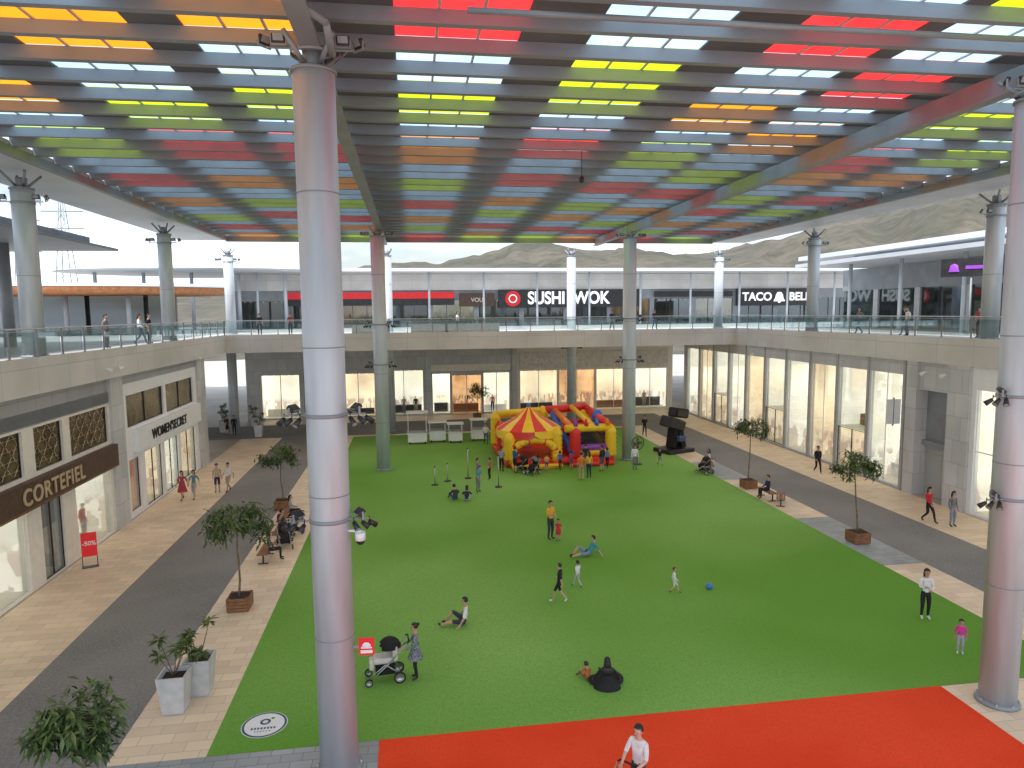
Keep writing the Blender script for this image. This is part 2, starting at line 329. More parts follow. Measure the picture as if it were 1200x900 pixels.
def column(x,y_,z0,z1,rad_,label,lights=(),cams=()):
    t=thing('column',label,'column',(x,y_,z0),0,'round steel columns carrying the canopy')
    h=z1-z0; b=MB(); b.cyl((0,0,.1),(0,0,h),rad_,steel,n=40)
    for k in range(1,int(h/3.2)+1): b.cyl((0,0,3.2*k-.012),(0,0,3.2*k+.012),rad_+.005,steelD,n=40)
    part('shaft',b,t)
    b=MB(); b.lathe([(0,.12),(rad_*1.06,.12),(rad_*1.2,.08),(rad_*1.2,.015),(0,.015)],(0,0,0),steelD,28)
    for k in range(8): b.cyl((rad_*1.12*math.cos(k*.785),rad_*1.12*math.sin(k*.785),.08),(rad_*1.12*math.cos(k*.785),rad_*1.12*math.sin(k*.785),.14),.025,steel,n=6)
    part('base_plate',b,t)
    b=MB(); b.cyl((0,0,h),(0,0,h+.06),rad_*1.1,steelD,n=28); b.cyl((0,0,h+.06),(0,0,h+.45),rad_*.5,steelD,n=20)
    for sx in (-1,1):
        for sy in (-1,1): b.cyl((sx*.12,sy*.12,h+.1),(sx*rad_*1.1,sy*rad_*1.5,h+.62),.05,steelD,n=10)
    part('column_head',b,t)
    for z in lights:
        b=MB(); b.lathe([(rad_,-.04),(rad_+.025,-.04),(rad_+.025,.04),(rad_,.04)],(0,0,z-z0),steelD,24)
        b.tube([(-rad_-.42,-.2,z-z0+.02),(rad_+.42,-.2,z-z0+.02)],.02,steelD); b.tube([(rad_*.7,rad_+.3,z-z0+.02),(rad_+.3,-.2,z-z0+.02)],.015,steelD); part('lamp_bracket',b,t)
        hi=z>12
        for sx in (-1,1):
            if hi: floodlight(t,sx*(rad_+.2),-.25,z-z0+.2,rad(180)); floodlight(t,sx*(rad_+.5),-.1,z-z0+.2,rad(180-sx*50))
            else:
                spot(t,sx*(rad_+.09),-.22,z-z0-.05,sx*.5,-.6); spot(t,sx*(rad_+.26),-.2,z-z0-.05,sx*.9,-.2); spot(t,sx*(rad_+.42),-.18,z-z0-.05,sx*.8,.6)
                floodlight(t,sx*(rad_+.22),-.2,z-z0+.17,rad(180-sx*60),.9)
    for z in cams:
        b=MB(); b.box(-.04,.04,-rad_-.3,-rad_,-.02,.02,white); b.cyl((.0,-rad_-.26,-.02),(0,-rad_-.26,-.2),.11,white,n=16); b.ell((0,-rad_-.26,-.21),(.1,.1,.1),dark,14,8)
        part('security_camera',b,t,(0,0,z-z0),rad(70))
    return t
column(-1.85,15.2,0,15.2,.43,'tall thick galvanised steel column standing at the edge of the lawn with floodlights',(8.15,5.85,15.6),(5.6,))
column(15.0,15.2,0,15.2,.43,'tall thick galvanised steel column beside red carpet and paving',(8.1,5.5,15.4),(5.3,))
column(-2.0,45.8,0,15.2,.45,'tall steel column rising from the green lawn near white kiosks',(9.6,7.0,15.2))
column(14.8,45.8,0,15.2,.45,'tall steel column beside the bouncy castle on the lawn',(9.8,7.0,15.2))
column(-1.9,61,0,15.2,.38,'steel column passing through the rear walkway')
column(14.3,61,0,15.2,.4,'steel column in the passage by the lit shops',(9.6,7.2))
column(-15.4,62.5,0,7.35,.4,'dark steel column under the rear walkway by the open passage')
for (x,y_) in [(-14.75,29.8),(-14.75,45.4),(-14.9,61),(28.1,30.3),(28.0,45.4),(28.0,60.5)]:
    column(x,y_,8.7,15.2,.4,'steel column standing on the upper walkway behind the railing',(14.7,))
# ------------------------------------------------ upper terrace slabs
terr=TILE('terrace_paving',(.5,.49,.47),(.45,.44,.42),(.33,.31,.28),.6,.6,.008)
sofm=M('plaster_soffit',(.7,.7,.69),.8,0,.06)
def slab(name,label,x0,x1,y0,y1,fas):
    t=thing(name,label,'walkway'); b=MB(); b.box(x0,x1,y0,y1,7.5,8.66,sofm); part('floor_slab',b,t)
    b=MB(); b.quad([(x0,y0,8.664),(x1,y0,8.664),(x1,y1,8.664),(x0,y1,8.664)],terr); part('paving',b,t)
    b=MB()
    for f in fas: b.box(*f,7.4,8.78,concp)
    part('fascia',b,t); return t
slab('upper_walkway','upper concrete walkway above the street-side shops',-45,-14.25,-6,55.75,[(-14.25,-14.0,-6,55.5)])
slab('upper_walkway','upper concrete walkway above the tall glazed shops',27.55,70,-6,55.75,[(27.3,27.55,-6,55.5)])
slab('upper_walkway','rear concrete walkway bridging over the lower shop passage',-45,70,55.75,100,[(-14.25,27.55,55.5,55.75)])
def railing(p0,p1,label):
    p0=Vector(p0);p1=Vector(p1);d=p1-p0;Ln=d.length;az=math.atan2(d.y,d.x)
    t=thing('railing',label,'railing',p0,az,'glass railings along the upper walkways'); n=int(Ln/1.9)
    s=Ln/n
    b=MB(); b.tube([(0,0,1.08),(Ln,0,1.08)],.035,steel,10); b.tube([(0,0,.98),(Ln,0,.98)],.012,steel,6); part('handrail',b,t)
    pm=MB(); pm.box(-.03,.03,-.05,.0,0,1.06,steelD); pm.box(-.06,.06,-.07,.05,0,.02,steelD); pme=pm.mesh('post')
    gm=MB(); gm.box(.06,s-.06,.015,.027,.12,.95,glassG); gme=gm.mesh('glass_panel')
    for k in range(n+1):
        part('post',pme,t,(s*k,0,0))
        if k<n: part('glass_panel',gme,t,(s*k,0,0))
railing((-14.12,-4,8.78),(-14.12,55.6,8.78),'steel and glass railing on the concrete walkway edge')
railing((-14.12,55.62,8.78),(27.42,55.62,8.78),'steel and glass railing along the rear walkway')
railing((27.42,55.6,8.78),(27.42,-4,8.78),'steel and glass railing above the tall glazed shops')
# ------------------------------------------------ wall helpers
def wallmb(b,x0,x1,z0,z1,y0,y1,holes,m):
    X=sorted(set([x0,x1]+[h[0] for h in holes]+[h[1] for h in holes])); Z=sorted(set([z0,z1]+[h[2] for h in holes]+[h[3] for h in holes]))
    for a,c in zip(X[:-1],X[1:]):
        for d,e in zip(Z[:-1],Z[1:]):
            inh=any(h[0]<=a+1e-6 and h[1]>=c-1e-6 and h[2]<=d+1e-6 and h[3]>=e-1e-6 for h in holes)
            if not inh: b.box(a,c,y0,y1,d,e,m)
lampm=M('ceiling_spot_lamp',(1,.9,.7),.5,0,.01,em=3)
def window(t,x0,x1,z0,z1,inter,frame=dark,nx=1,nz=1,depth=2.2,g=glass,name='window',fw=.06,yy=.15):
    b=MB(); b.box(x0,x1,yy,yy+.02,z0,z1,g); wdw=part(name,b,t)
    b=MB()
    for k in range(nx+1):
        xx=x0+(x1-x0)*k/nx; b.box(max(x0,xx-fw/2),min(x1,xx+fw/2),yy-.05,yy-.003,z0,z1,frame)
    for k in range(nz+1):
        zz=z0+(z1-z0)*k/nz; b.box(x0,x1,yy-.045,yy-.006,max(z0,zz-fw/2),min(z1,zz+fw/2),frame)
    part('frame',b,wdw)
    if inter:
        b=MB(); d=depth; e=.02
        b.quad([(x0-e,d,z0),(x1+e,d,z0),(x1+e,d,z1),(x0-e,d,z1)],inter)
        b.quad([(x0-e,.2,z0),(x0-e,d,z0),(x0-e,d,z1),(x0-e,.2,z1)],inter); b.quad([(x1+e,.2,z0),(x1+e,d,z0),(x1+e,d,z1),(x1+e,.2,z1)],inter)
        b.quad([(x0-e,.2,z1+e),(x1+e,.2,z1+e),(x1+e,d,z1+e),(x0-e,d,z1+e)],cream); b.quad([(x0-e,.2,z0+.016),(x1+e,.2,z0+.016),(x1+e,d,z0+.016),(x0-e,d,z0+.016)],cream)
        part('display_interior',b,wdw)
        if depth>1:
            b=MB()
            for k in range(max(2,int((x1-x0)/.7))):
                xx=x0+.35+k*.7
                if xx<x1-.1: b.cyl((xx,1.0,z1-.02),(xx,1.0,z1-.12),.05,lampm,n=8)
            b.box(x0+.2,x1-.2,1.5,1.9,z0+.02,z0+.55+.5*random.random(),random.choice([wood,cream,dark,white])); 
            part('display_table',b,wdw)
    return wdw
def leftshop(name,label): return thing(name,label,'shop',(-14.3,0,0),rad(90))
t=leftshop('clothing_shop','clothing shop with dark wooden sign band and bronze patterned upper windows')
holes=[(20.5,23.4,.05,3.1),(24.3,27.4,.05,3.1),(28.4,30.1,.02,3.1),(31.2,34.7,.05,3.1),(20.5,23.4,4.4,6.1),(24.2,27.5,4.4,6.1),(28.3,30.5,4.4,6.1),(31.1,34.8,4.4,6.1)]
b=MB(); wallmb(b,12,35,0,6.2,0,.35,holes,cream); part('wall',b,t)
b=MB(); b.box(12,35.3,.05,.35,6.2,7.4,greyclad)
for k in range(10): b.box(12,35.3,-.02,.048,6.26+k*.05,6.285+k*.05,steelD)
part('louvre_band',b,t)
b=MB(); b.box(12,34.98,-.3,-.003,3.2,4.25,woodD); b.box(12,34.98,-.31,-.302,3.24,3.28,wood)
sg=part('shop_sign',b,t); lettering('CORTEFIEL',.88,goldl,sg,(29.0,-.34,3.72),space=1.12,bold=.014)
for h in holes[:2]+holes[3:4]: window(t,*h,pale,cream,1,1)
window(t,*holes[2],dim,dark,2,1,name='door')
for h in holes[4:]:
    wdw=window(t,*h,None,dark,1,1,g=bronze)
    q=MB(); nx_=int((h[1]-h[0])/.42)
    for k in range(nx_+1):
        for j in range(4):
            xa=h[0]+.08+k*.4; za=h[2]+.1+j*.4; s_=1 if (k+j)%2 else -1
            if xa+.3<h[1]-.05: q.cyl((xa,.13,za+(.0 if s_>0 else .36)),(xa+.3,.13,za+(.36 if s_>0 else 0)),.014,goldl,n=5); q.cyl((xa+.3,.13,za+.18),(xa,.13,za+.18),.01,goldl,n=5)
    part('leaf_pattern',q,wdw)
t=leftshop('stone_pillar','grey stone clad pier between two shops'); t['category']='pillar'
b=MB(); b.box(35,36.4,-.12,.5,0,7.4,pillarc); part('pier',b,t)
t=leftshop('lingerie_shop','white fronted shop with black lettering and red posters')
holes=[(36.9,38.3,.3,3.0),(39.0,41.6,.05,3.05),(42.0,44.4,.02,3.05),(44.8,47.8,.05,3.05),(37,42.3,4.65,6.3),(42.7,47.8,4.65,6.3)]
b=MB(); wallmb(b,36.4,48.5,0,6.9,0,.35,holes,white); part('wall',b,t)
b=MB(); b.box(36.4,48.5,.05,.35,6.9,7.4,greyclad); part('upper_band',b,t)
b=MB(); b.box(37.6,48.4,-.25,-.003,3.3,4.5,white); sg=part('shop_sign',b,t); lettering("WOMEN'SECRET",.76,blackl,sg,(42.4,-.28,3.88),space=1.04,bold=.012)
poster=SHOP('poster_print',(.75,.18,.12),(.8,.45,.2),(.7,.5,.35),.3,.7,.8)
window(t,*holes[0],poster,dark,1,1,depth=.4); window(t,*holes[1],warm,dark,2,1); window(t,*holes[2],pale,dark,2,1,name='door'); window(t,*holes[3],warm,dark,2,1)
for h in holes[4:]: window(t,*h,None,dark,2,1,g=bronze)
t=leftshop('stone_pillar','grey stone clad pier at the open passage'); t['category']='pillar'
b=MB(); b.box(48.5,50.2,-.12,1.5,0,7.4,pillarc); b.box(12,50.2,2.6,2.9,0,7.4,greyclad); part('pier',b,t)
def rightshop(name,label,cat='shop'): return thing(name,label,cat,(27.45,67,0),rad(-90))
t=rightshop('glazed_shop','tall grey shop front with warm lit double height windows')
holes=[];nb=10;w0=.6
for k in range(nb): holes.append((w0+k*3.12+.2,w0+(k+1)*3.12-.06,.12,6.6))
b=MB(); wallmb(b,0,32.2,0,7.45,.0,.3,holes,pillarc)
for k in range(nb+1): b.box(w0+k*3.12-.03,w0+k*3.12+.17,-.06,-.003,0,7.4,greyclad)
part('wall',b,t)
for k,h in enumerate(holes):
    if k in (2,5,8):
        window(t,h[0],h[1],2.75,h[3],pale,white,1,1,fw=.05); window(t,h[0],h[1],.12,2.72,warm,dark,2,1,name='door')
    else: window(t,*h,warm if k%3 else pale,white,1+(k%2),1,fw=.05)
t=rightshop('service_entrance','dark grey recessed service portal with plain panel door between stone piers','doorway')
b=MB(); b.box(32.2,33.0,-.15,.9,0,7.4,pillarc); b.box(35.2,36.6,-.15,.9,0,7.4,pillarc); b.box(33.0,35.2,.0,.4,5.9,7.4,pillarc); part('pier',b,t)
b=MB(); b.box(33.0,35.2,.6,.7,0,2.9,greyclad); b.box(33.0,35.2,.55,.65,2.902,5.9,steelD); part('door',b,t)
b=MB(); b.box(33.0,35.2,.3,.5,2.85,3.1,steelD); part('lintel',b,t)
t=rightshop('display_shop','brightly lit corner shop with tall clear display glass')
holes=[(36.9,39.6,.12,6.3),(39.9,43,.12,6.3)]
b=MB(); wallmb(b,36.6,50,0,7.45,0,.3,holes,white); part('wall',b,t)
for h in holes: window(t,*h,pale,white,2,2)
b=MB(); b.box(31.75,31.82,-1.0,-.15,3.8,5.2,white); b.box(31.74,31.83,-.6,-.55,3.7,5.3,steelD); o=part('banner_sign',b,t)
for (x,y_,z,a) in [(27.2,33.2,6.9,90),(27.2,31.8,6.9,90),(27.2,52,6.8,90),(27.2,60,6.8,90),(-13.95,34,7.9,-90),(-13.95,35.2,7.9,-90),(-13.95,47.5,7.6,-90)]:
    t=thing('wall_spotlight','small white spotlight mounted on the concrete edge','lamp',(x,y_,z),rad(a),'wall spotlights'); b=MB(); b.box(-.04,.04,-.0,.12,-.03,.03,white); part('bracket',b,t); b=MB(); b.cyl((0,.1,0),(0,.34,-.1),.07,white,.11,12); part('lamp_head',b,t)
def backshop(name,label,cat='shop'): return thing(name,label,cat,(0,70,0),0)
def bshop(label,x0,x1,holes,ints,wm,frames=dark):
    t=backshop('retail_shop',label); b=MB(); wallmb(b,x0,x1,0,7.45,0,.3,holes,wm); part('wall',b,t)
    for h,i in zip(holes,ints): window(t,*h,i,frames,2 if h[1]-h[0]>2.5 else 1,1)
    return t
bshop('plain grey lower shop with shaded display windows',-16,-3.3,[(-14.6,-11.0,.1,4.4),(-10.6,-7.4,.1,4.4),(-7,-3.7,.1,4.4)],[pale,dim,warm],pillarc,steelD)
bshop('grey clothing shop with mannequins behind clear glass',-3.3,1.6,[(-2.8,1.1,.1,4.6)],[pale],pillarc,steelD)
t=bshop('amber lit shop with open doorway',1.6,10.4,[(2.0,3.8,.1,4.2),(4.0,7.0,.02,4.0),(7.2,9.9,.1,4.2)],[pale,orangei,pale],pillarc,steelD)
b=MB(); b.box(1.9,10.0,-.15,-.003,4.45,5.1,cream); part('shop_sign',b,t)
t=bshop('warm lit homeware shop with cream front and lettering',10.4,27.4,[(11.0,14.9,.1,4.3),(15.1,18.9,.1,4.3),(19.1,22.9,.02,4.3),(23.1,26.8,.1,4.3)],[warm,orangei,warm,pale],cream,frames=cream)
b=MB(); b.box(11.0,26.8,-.2,-.003,4.5,6.2,M('taupe_fascia',(.66,.63,.58),.7)); sg=part('shop_sign',b,t); lettering('ZARA HOME',.72,white,sg,(14.8,-.23,5.3),space=1.2)
for x in (-3.3,1.6,10.4):
    tt=backshop('stone_pillar','stone clad pier between lower shops','pillar'); b=MB(); b.box(x-.25,x+.25,-.3,-.002,0,7.4,pillarc); part('pier',b,tt)
# UPPER BACK
t=thing('restaurant_row','upper storey row of restaurants below a pale concrete band','building',(0,85,8.664))
hs=[]; xx=-20
while xx<58: hs.append((xx+.3,xx+5.3,.05,3.2)); xx+=5.6
b=MB(); wallmb(b,-20.3,60,0,6.3,0,.3,hs,steelD); part('wall',b,t)
b=MB(); b.box(-20.3,60,-.25,-.003,4.4,6.3,concp); part('concrete_band',b,t)
for k,h in enumerate(hs): window(t,*h,[dim,dim,orangei,dim,warm,dim][k%6],dark,3,1,g=glassD)
b=MB(); b.box(-30,66,-5.5,-.26,6.35,6.7,sof); b.box(-30,66,-.25,9,6.35,6.9,sof); part('overhanging_roof',b,t)
for k in range(12):
    b=MB(); b.cyl((-17+6.4*k,-3.2,0),(-17+6.4*k,-3.2,6.35),.13,steel,n=14); part('roof_post',b,t)
def usign(x0,x1,z0,z1,m,label,txt=None,sz=1,tm=whiteem,tx=None,**k):
    s=thing('shop_sign',label,'sign',((x0+x1)/2,84.6,8.664)); b=MB(); b.box(x0-(x0+x1)/2,x1-(x0+x1)/2,-.15,.13,z0,z1,m); part('sign_board',b,s)
    if txt: lettering(txt,sz,tm,s,(tx or 0,-.18,(z0+z1)/2-.03),**k)
    return s
usign(-14.2,5.3,3.4,4.15,signred,'long red illuminated shop sign band')
usign(-14.2,5.3,2.6,3.39,dark,'long black fascia under the red sign band')
usign(5.9,10.2,2.4,4.0,woodD,'dark shop sign with small white lettering','VOU',.7,greyl)
s=usign(10.7,28.6,2.2,4.4,dark,'black restaurant sign with red round emblem and white lettering')
lettering('SUSHI',2.1,whiteem,s,(-3.0,-.18,3.3),bold=.06,sx=.86); lettering('WOK',2.1,whiteem,s,(2.7,-.18,3.3),bold=.06,sx=.86)
b=MB(); b.cyl((-7.2,-.17,3.3),(-7.2,-.24,3.3),.95,signred,n=28); b.cyl((-7.2,-.245,3.3),(-7.2,-.26,3.3),.52,whiteem,n=28); b.cyl((-7.2,-.262,3.3),(-7.2,-.28,3.3),.4,signred,n=24); part('emblem',b,s)
s=usign(41.6,52.5,2.2,4.4,dark,'black restaurant sign with white lettering and bell emblem')
lettering('TACO',1.45,whiteem,s,(-2.7,-.18,3.3),bold=.04); lettering('BELL',1.45,whiteem,s,(3.2,-.18,3.3),bold=.04)
b=MB(); b.lathe([(.8,0),(.76,.15),(.58,.42),(.5,.82),(.3,1.16),(0,1.22)],(0.35,-.2,2.72),whiteem,18,1,.1); b.ell((.35,-.22,2.66),(.22,.05,.15),whiteem,10,6); part('bell_emblem',b,s)
usign(30.6,41,3.4,4.1,dark,'plain dark shop sign board')
t=thing('pavilion','glazed upper pavilion with stacked flat grey roofs','building',(40,0,8.664))
b=MB()
for h in range(0,56,5): b.box(0,.4,h,h+.6,0,3.3,pillarc)
b.box(0,.4,0,60,3.3,5.2,steelD); b.box(3,3.2,0,60,0,3.3,dim); part('wall',b,t)
b=MB(); b.box(.18,.2,0,60,0,3.3,glassD); part('glazing',b,t)
b=MB(); b.box(-6,20,-5,58,5.3,5.6,sof); b.box(-1,20,-5,66,6.5,6.9,sof); b.box(1,18,-5,60,5.6,6.5,steelD); part('flat_roof',b,t)
for k in range(9):
    b=MB(); b.cyl((-4,5+6*k,0),(-4,5+6*k,5.3),.15,steel,n=14); part('roof_post',b,t)
s=thing('hanging_sign','small purple sign with bell emblem on a dark board','sign',(33.8,38,12.2),rad(-50)); b=MB(); b.box(-1.6,1.6,-.1,.1,0,1.1,dark); part('sign_board',b,s)
b=MB(); b.lathe([(.3,0),(.25,.15),(.2,.4),(0,.5)],(-.9,-.14,.3),purple,14,1,.2); part('emblem',b,s)
b=MB(); b.box(-.3,1.3,-.14,-.102,.45,.65,purple); part('light_bar',b,s); b=MB(); b.cyl((0,0,-3.5),(0,0,0),.06,steelD); part('post',b,s)
t=thing('entrance_canopy','thick dark grey flat canopy over the upper walkway','roof',(-18,0,0))
b=MB(); b.box(-12,0,-5,47,14.35,14.5,steelD); b.box(-12,-1.2,-5,46,14.5,15.1,deckm); part('roof_slab',b,t)
for k in range(3):
    b=MB(); b.cyl((-4,14+14*k,8.66),(-4,14+14*k,14.35),.3,steelD,n=18); part('support_post',b,t)
t=thing('timber_pavilion','upper pavilion with brown orange timber soffit and glass walls','building',(-30,62,8.664))
tim=M('orange_timber',(.38,.15,.055),.5,0,.25,3)
b=MB(); b.lathe([(0,3.4),(14.2,3.55),(14.6,3.75),(14.6,4.15)],(-1.5,7.5,0),tim,48,1.0,.55); b.lathe([(14.7,4.15),(14.7,4.4),(0,4.6)],(-1.5,7.5,0),sof,48,1.0,.55); part('roof_slab',b,t)
b=MB(); b.box(-12,8,4,4.06,0,3.45,glassD); part('glazing',b,t)
b=MB(); b.box(-12,8,8,8.3,0,3.4,greyclad); part('rear_wall',b,t)
for k in range(4):
    b=MB(); b.cyl((-9+5*k,2,0),(-9+5*k,2,3.5),.2,steelD,n=14); part('support_post',b,t)
t=thing('curved_canopy','pale curved flat canopy on slim posts','roof',(-24,84,8.664))
b=MB(); b.lathe([(0,6.4),(12,6.4),(13.5,6.55),(12,6.75),(0,6.9)],(0,0,0),sof,48,1.1,.6); part('roof_slab',b,t)
for k in range(5):
    b=MB(); b.cyl((-10+5*k,-2,0),(-10+5*k,-2,6.4),.2,steel,n=12); part('support_post',b,t)
for (x,y_) in [(-123,274),(-150,300)]:
    t=thing('power_pylon','lattice steel power pylon on the far hillside','pylon',(x,y_,0),0,'power pylons on the hillside'); b=MB()
    for sx in (-1,1):
        for sy in (-1,1): b.cyl((sx*4,sy*4,0),(sx*.6,sy*.6,52),.2,steelD,n=4)
    for k in range(9):
        z=k*5.5; ww=4-3.4*z/52; w2=4-3.4*(z+5.5)/52
        for s1 in (-1,1): b.cyl((-ww*s1,-ww,z),(w2*s1,-w2,z+5.5),.1,steelD,n=4)
    for z in (36,42,48): b.cyl((-7,0,z),(7,0,z),.18,steelD,n=4)
    part('lattice',b,t)
for i,(x,y_) in enumerate([(-16.2,26.5),(-15.6,31.6)]):
    t=thing('recycling_bin','blue recycling bin standing on the upper walkway','bin',(x,y_,8.67),0,'recycling bins'); b=MB(); b.box(-.3,.3,-.3,.3,0,1.1,M('blue_bin',(.03,.15,.3),.5),.05); part('bin_body',b,t); b=MB(); b.box(-.32,.32,-.32,.32,1.1,1.2,dark,.04); part('lid',b,t)
# ------------------------------------------------ trees and planters
def tree(loc,h,cr,label,lean=(0,0),nl=1300,seed=0,droop=.6,ls=.17,ch=None):
    rnd=random.Random(seed); t=thing('potted_tree',label,'tree',loc,0,'small leafy trees in boxes along the walkways')
    ch=ch or cr*.62; top=Vector((lean[0],lean[1],h-ch)); b=MB()
    pts=[Vector((lean[0]*k/4+rnd.uniform(-.04,.04),lean[1]*k/4,(h-ch*1.5)*k/4)) for k in range(5)]
    for k in range(4): b.cyl(pts[k],pts[k+1],.045-.006*k,bark,.045-.006*(k+1),8)
    cl=[]
    for k in range(26):
        a=rnd.uniform(0,6.28); rr=cr*math.sqrt(rnd.uniform(.05,1))*.9; zz=rnd.uniform(-.9,.9)*(1-(rr/cr)**2*.6)
        cl.append(top+Vector((rr*math.cos(a),rr*math.sin(a),zz*ch-(rr/cr)**2*ch*.35)))
    for c in cl[:16]:
        mid=pts[-1].lerp(c,.5)+Vector((0,0,.1)); b.cyl(pts[-1],mid,.022,bark,.014,5); b.cyl(mid,c,.014,bark,.006,5)
    part('trunk',b,t)
    b=MB(); ids=[b.mi(m) for m in leafs]
    for n_,c in enumerate(cl):
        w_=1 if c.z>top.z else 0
        for k in range(nl//26):
            q=c+Vector((rnd.gauss(0,cr*.13),rnd.gauss(0,cr*.13),rnd.gauss(0,ch*.16)))
            d=Vector((rnd.uniform(-1,1),rnd.uniform(-1,1),rnd.uniform(-droop*1.8,.3))).normalized(); sd=d.cross(Vector((rnd.uniform(-.3,.3),rnd.uniform(-.3,.3),1))).normalized()
            l=ls*rnd.uniform(.7,1.3)
            f=b.bm.faces.new([b.bm.verts.new(v) for v in (q,q+d*l*.5+sd*l*.15,q+d*l-Vector((0,0,l*.12)),q+d*l*.5-sd*l*.15)])
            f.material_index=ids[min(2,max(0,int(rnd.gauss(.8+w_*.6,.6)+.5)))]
    part('crown',b,t); return t
def woodbox(loc,sz=.75,h=.5):
    t=thing('wooden_planter','square slatted brown wooden planter box on the paving','planter',loc,0,'wooden planter boxes'); b=MB(); s=sz/2
    for k in range(4):
        z0=.04+k*(h-.04)/4; z1=z0+(h-.04)/4-.015
        b.box(-s,s,-s,-s+.03,z0,z1,wood); b.box(-s,s,s-.03,s,z0,z1,wood); b.box(-s,-s+.03,-s+.032,s-.032,z0,z1,wood); b.box(s-.03,s,-s+.032,s-.032,z0,z1,wood)
    for sx in (-1,1):
        for sy in (-1,1): b.box(sx*(s-.06)-.04,sx*(s-.06)+.04,sy*(s-.06)-.027,sy*(s-.06)+.027,.0,h+.01,wood)
    part('box',b,t); b=MB(); b.box(-s+.035,s-.035,-s+.035,s-.035,.05,h-.06,soil); part('soil',b,t)
tr=[((-6.2,24.6),3.85,1.15,(0,.1),1),((-7.0,37.4),3.6,1.1,(0,0),2),((19.4,27.3),4.1,.95,(-.3,0),3),((19.2,37.0),4.2,.95,(.1,0),4),((6.2,66.8),3.6,1.2,(0,0),5),((-6.6,13.9),3.15,.9,(0,0),6)]
for (lx,ly),h,cr,ln,sd_ in tr:
    woodbox((lx,ly,.01)); tree((lx,ly,.4),h-.4,cr,'slim leafy tree with drooping leaves growing in a wooden planter box',ln,{1:1300,6:1150}.get(sd_,1100),seed=sd_,ls=.25 if sd_ in(1,6) else .22)
def whiteplanter(loc,seed):
    t=thing('concrete_planter','tall tapered pale concrete planter with spreading shrub','planter',loc,0,'pale concrete planters'); b=MB()
    i=b.mi(concP); A=[(-.26,-.26),(.26,-.26),(.26,.26),(-.26,.26)]; r0=[b.bm.verts.new((x,y,0)) for x,y in A]; r1=[b.bm.verts.new((x*1.35,y*1.35,1.02)) for x,y in A]; r2=[b.bm.verts.new((x*1.18,y*1.18,1.02)) for x,y in A]; r3=[b.bm.verts.new((x*1.1,y*1.1,.9)) for x,y in A]
    for a,c in ((r0,r1),(r1,r2),(r2,r3)):
        for k in range(4): f=b.bm.faces.new((a[k],a[(k+1)%4],c[(k+1)%4],c[k])); f.material_index=i
    f=b.bm.faces.new(r3); f.material_index=b.mi(soil)
    part('pot',b,t)
    s=thing('shrub','small open shrub with whorls of long leaves in a pot','plant',(loc[0],loc[1],.9),0,'shrubs in pots'); rnd=random.Random(seed); b=MB(); ids=[b.mi(m) for m in leafs]
    for k in range(5):
        a=rnd.uniform(0,6.28); tp=Vector((.35*math.cos(a),.35*math.sin(a),rnd.uniform(.35,1.1))); b.cyl((0,0,0),tp,.018,bark,.01,5)
        for j in range(26):
            d=Vector((rnd.uniform(-1,1),rnd.uniform(-1,1),rnd.uniform(-.35,.5))).normalized(); sd=d.cross(Vector((0,0,1))).normalized(); l=rnd.uniform(.2,.34); q=tp+Vector((0,0,rnd.uniform(-.06,.06)))
            f=b.bm.faces.new([b.bm.verts.new(v) for v in (q,q+d*l*.5+sd*.035,q+d*l-Vector((0,0,.05)),q+d*l*.5-sd*.035)]); f.material_index=ids[rnd.choice([1,2,2])]
    part('foliage',b,s)
for k,(x,y_) in enumerate([(-6.35,18.3),(-5.95,19.1),(-13,60.5),(-14.6,66.5),(-16.6,63.5),(-17.4,67.5)]): whiteplanter((x,y_,.012),k)
for k,(x,w_) in enumerate([(-7,3.2),(-3.2,3),(1.5,3),(5.0,4.5)]):
    t=thing('planter_trough','grey trough planter with low green hedge on the rear walkway','planter',(x,57.3,8.67),0,'trough planters on the rear walkway'); b=MB(); b.box(-w_/2,w_/2,-.35,.35,0,.75,concP,.03); part('trough',b,t)
    b=MB(); ids=[b.mi(m) for m in leafs]; rnd=random.Random(k)
    for j in range(900):
        q=Vector((rnd.uniform(-w_/2,w_/2),rnd.uniform(-.35,.35),.75+abs(rnd.gauss(0,.2)))); d=Vector((rnd.uniform(-1,1),rnd.uniform(-1,1),rnd.uniform(-.2,1))).normalized(); sd=d.cross(Vector((0,0,1.01))).normalized()
        f=b.bm.faces.new([b.bm.verts.new(v) for v in (q,q+d*.1+sd*.04,q+d*.2,q+d*.1-sd*.04)]); f.material_index=ids[rnd.choice([0,1,1,2])]
    part('hedge',b,t)
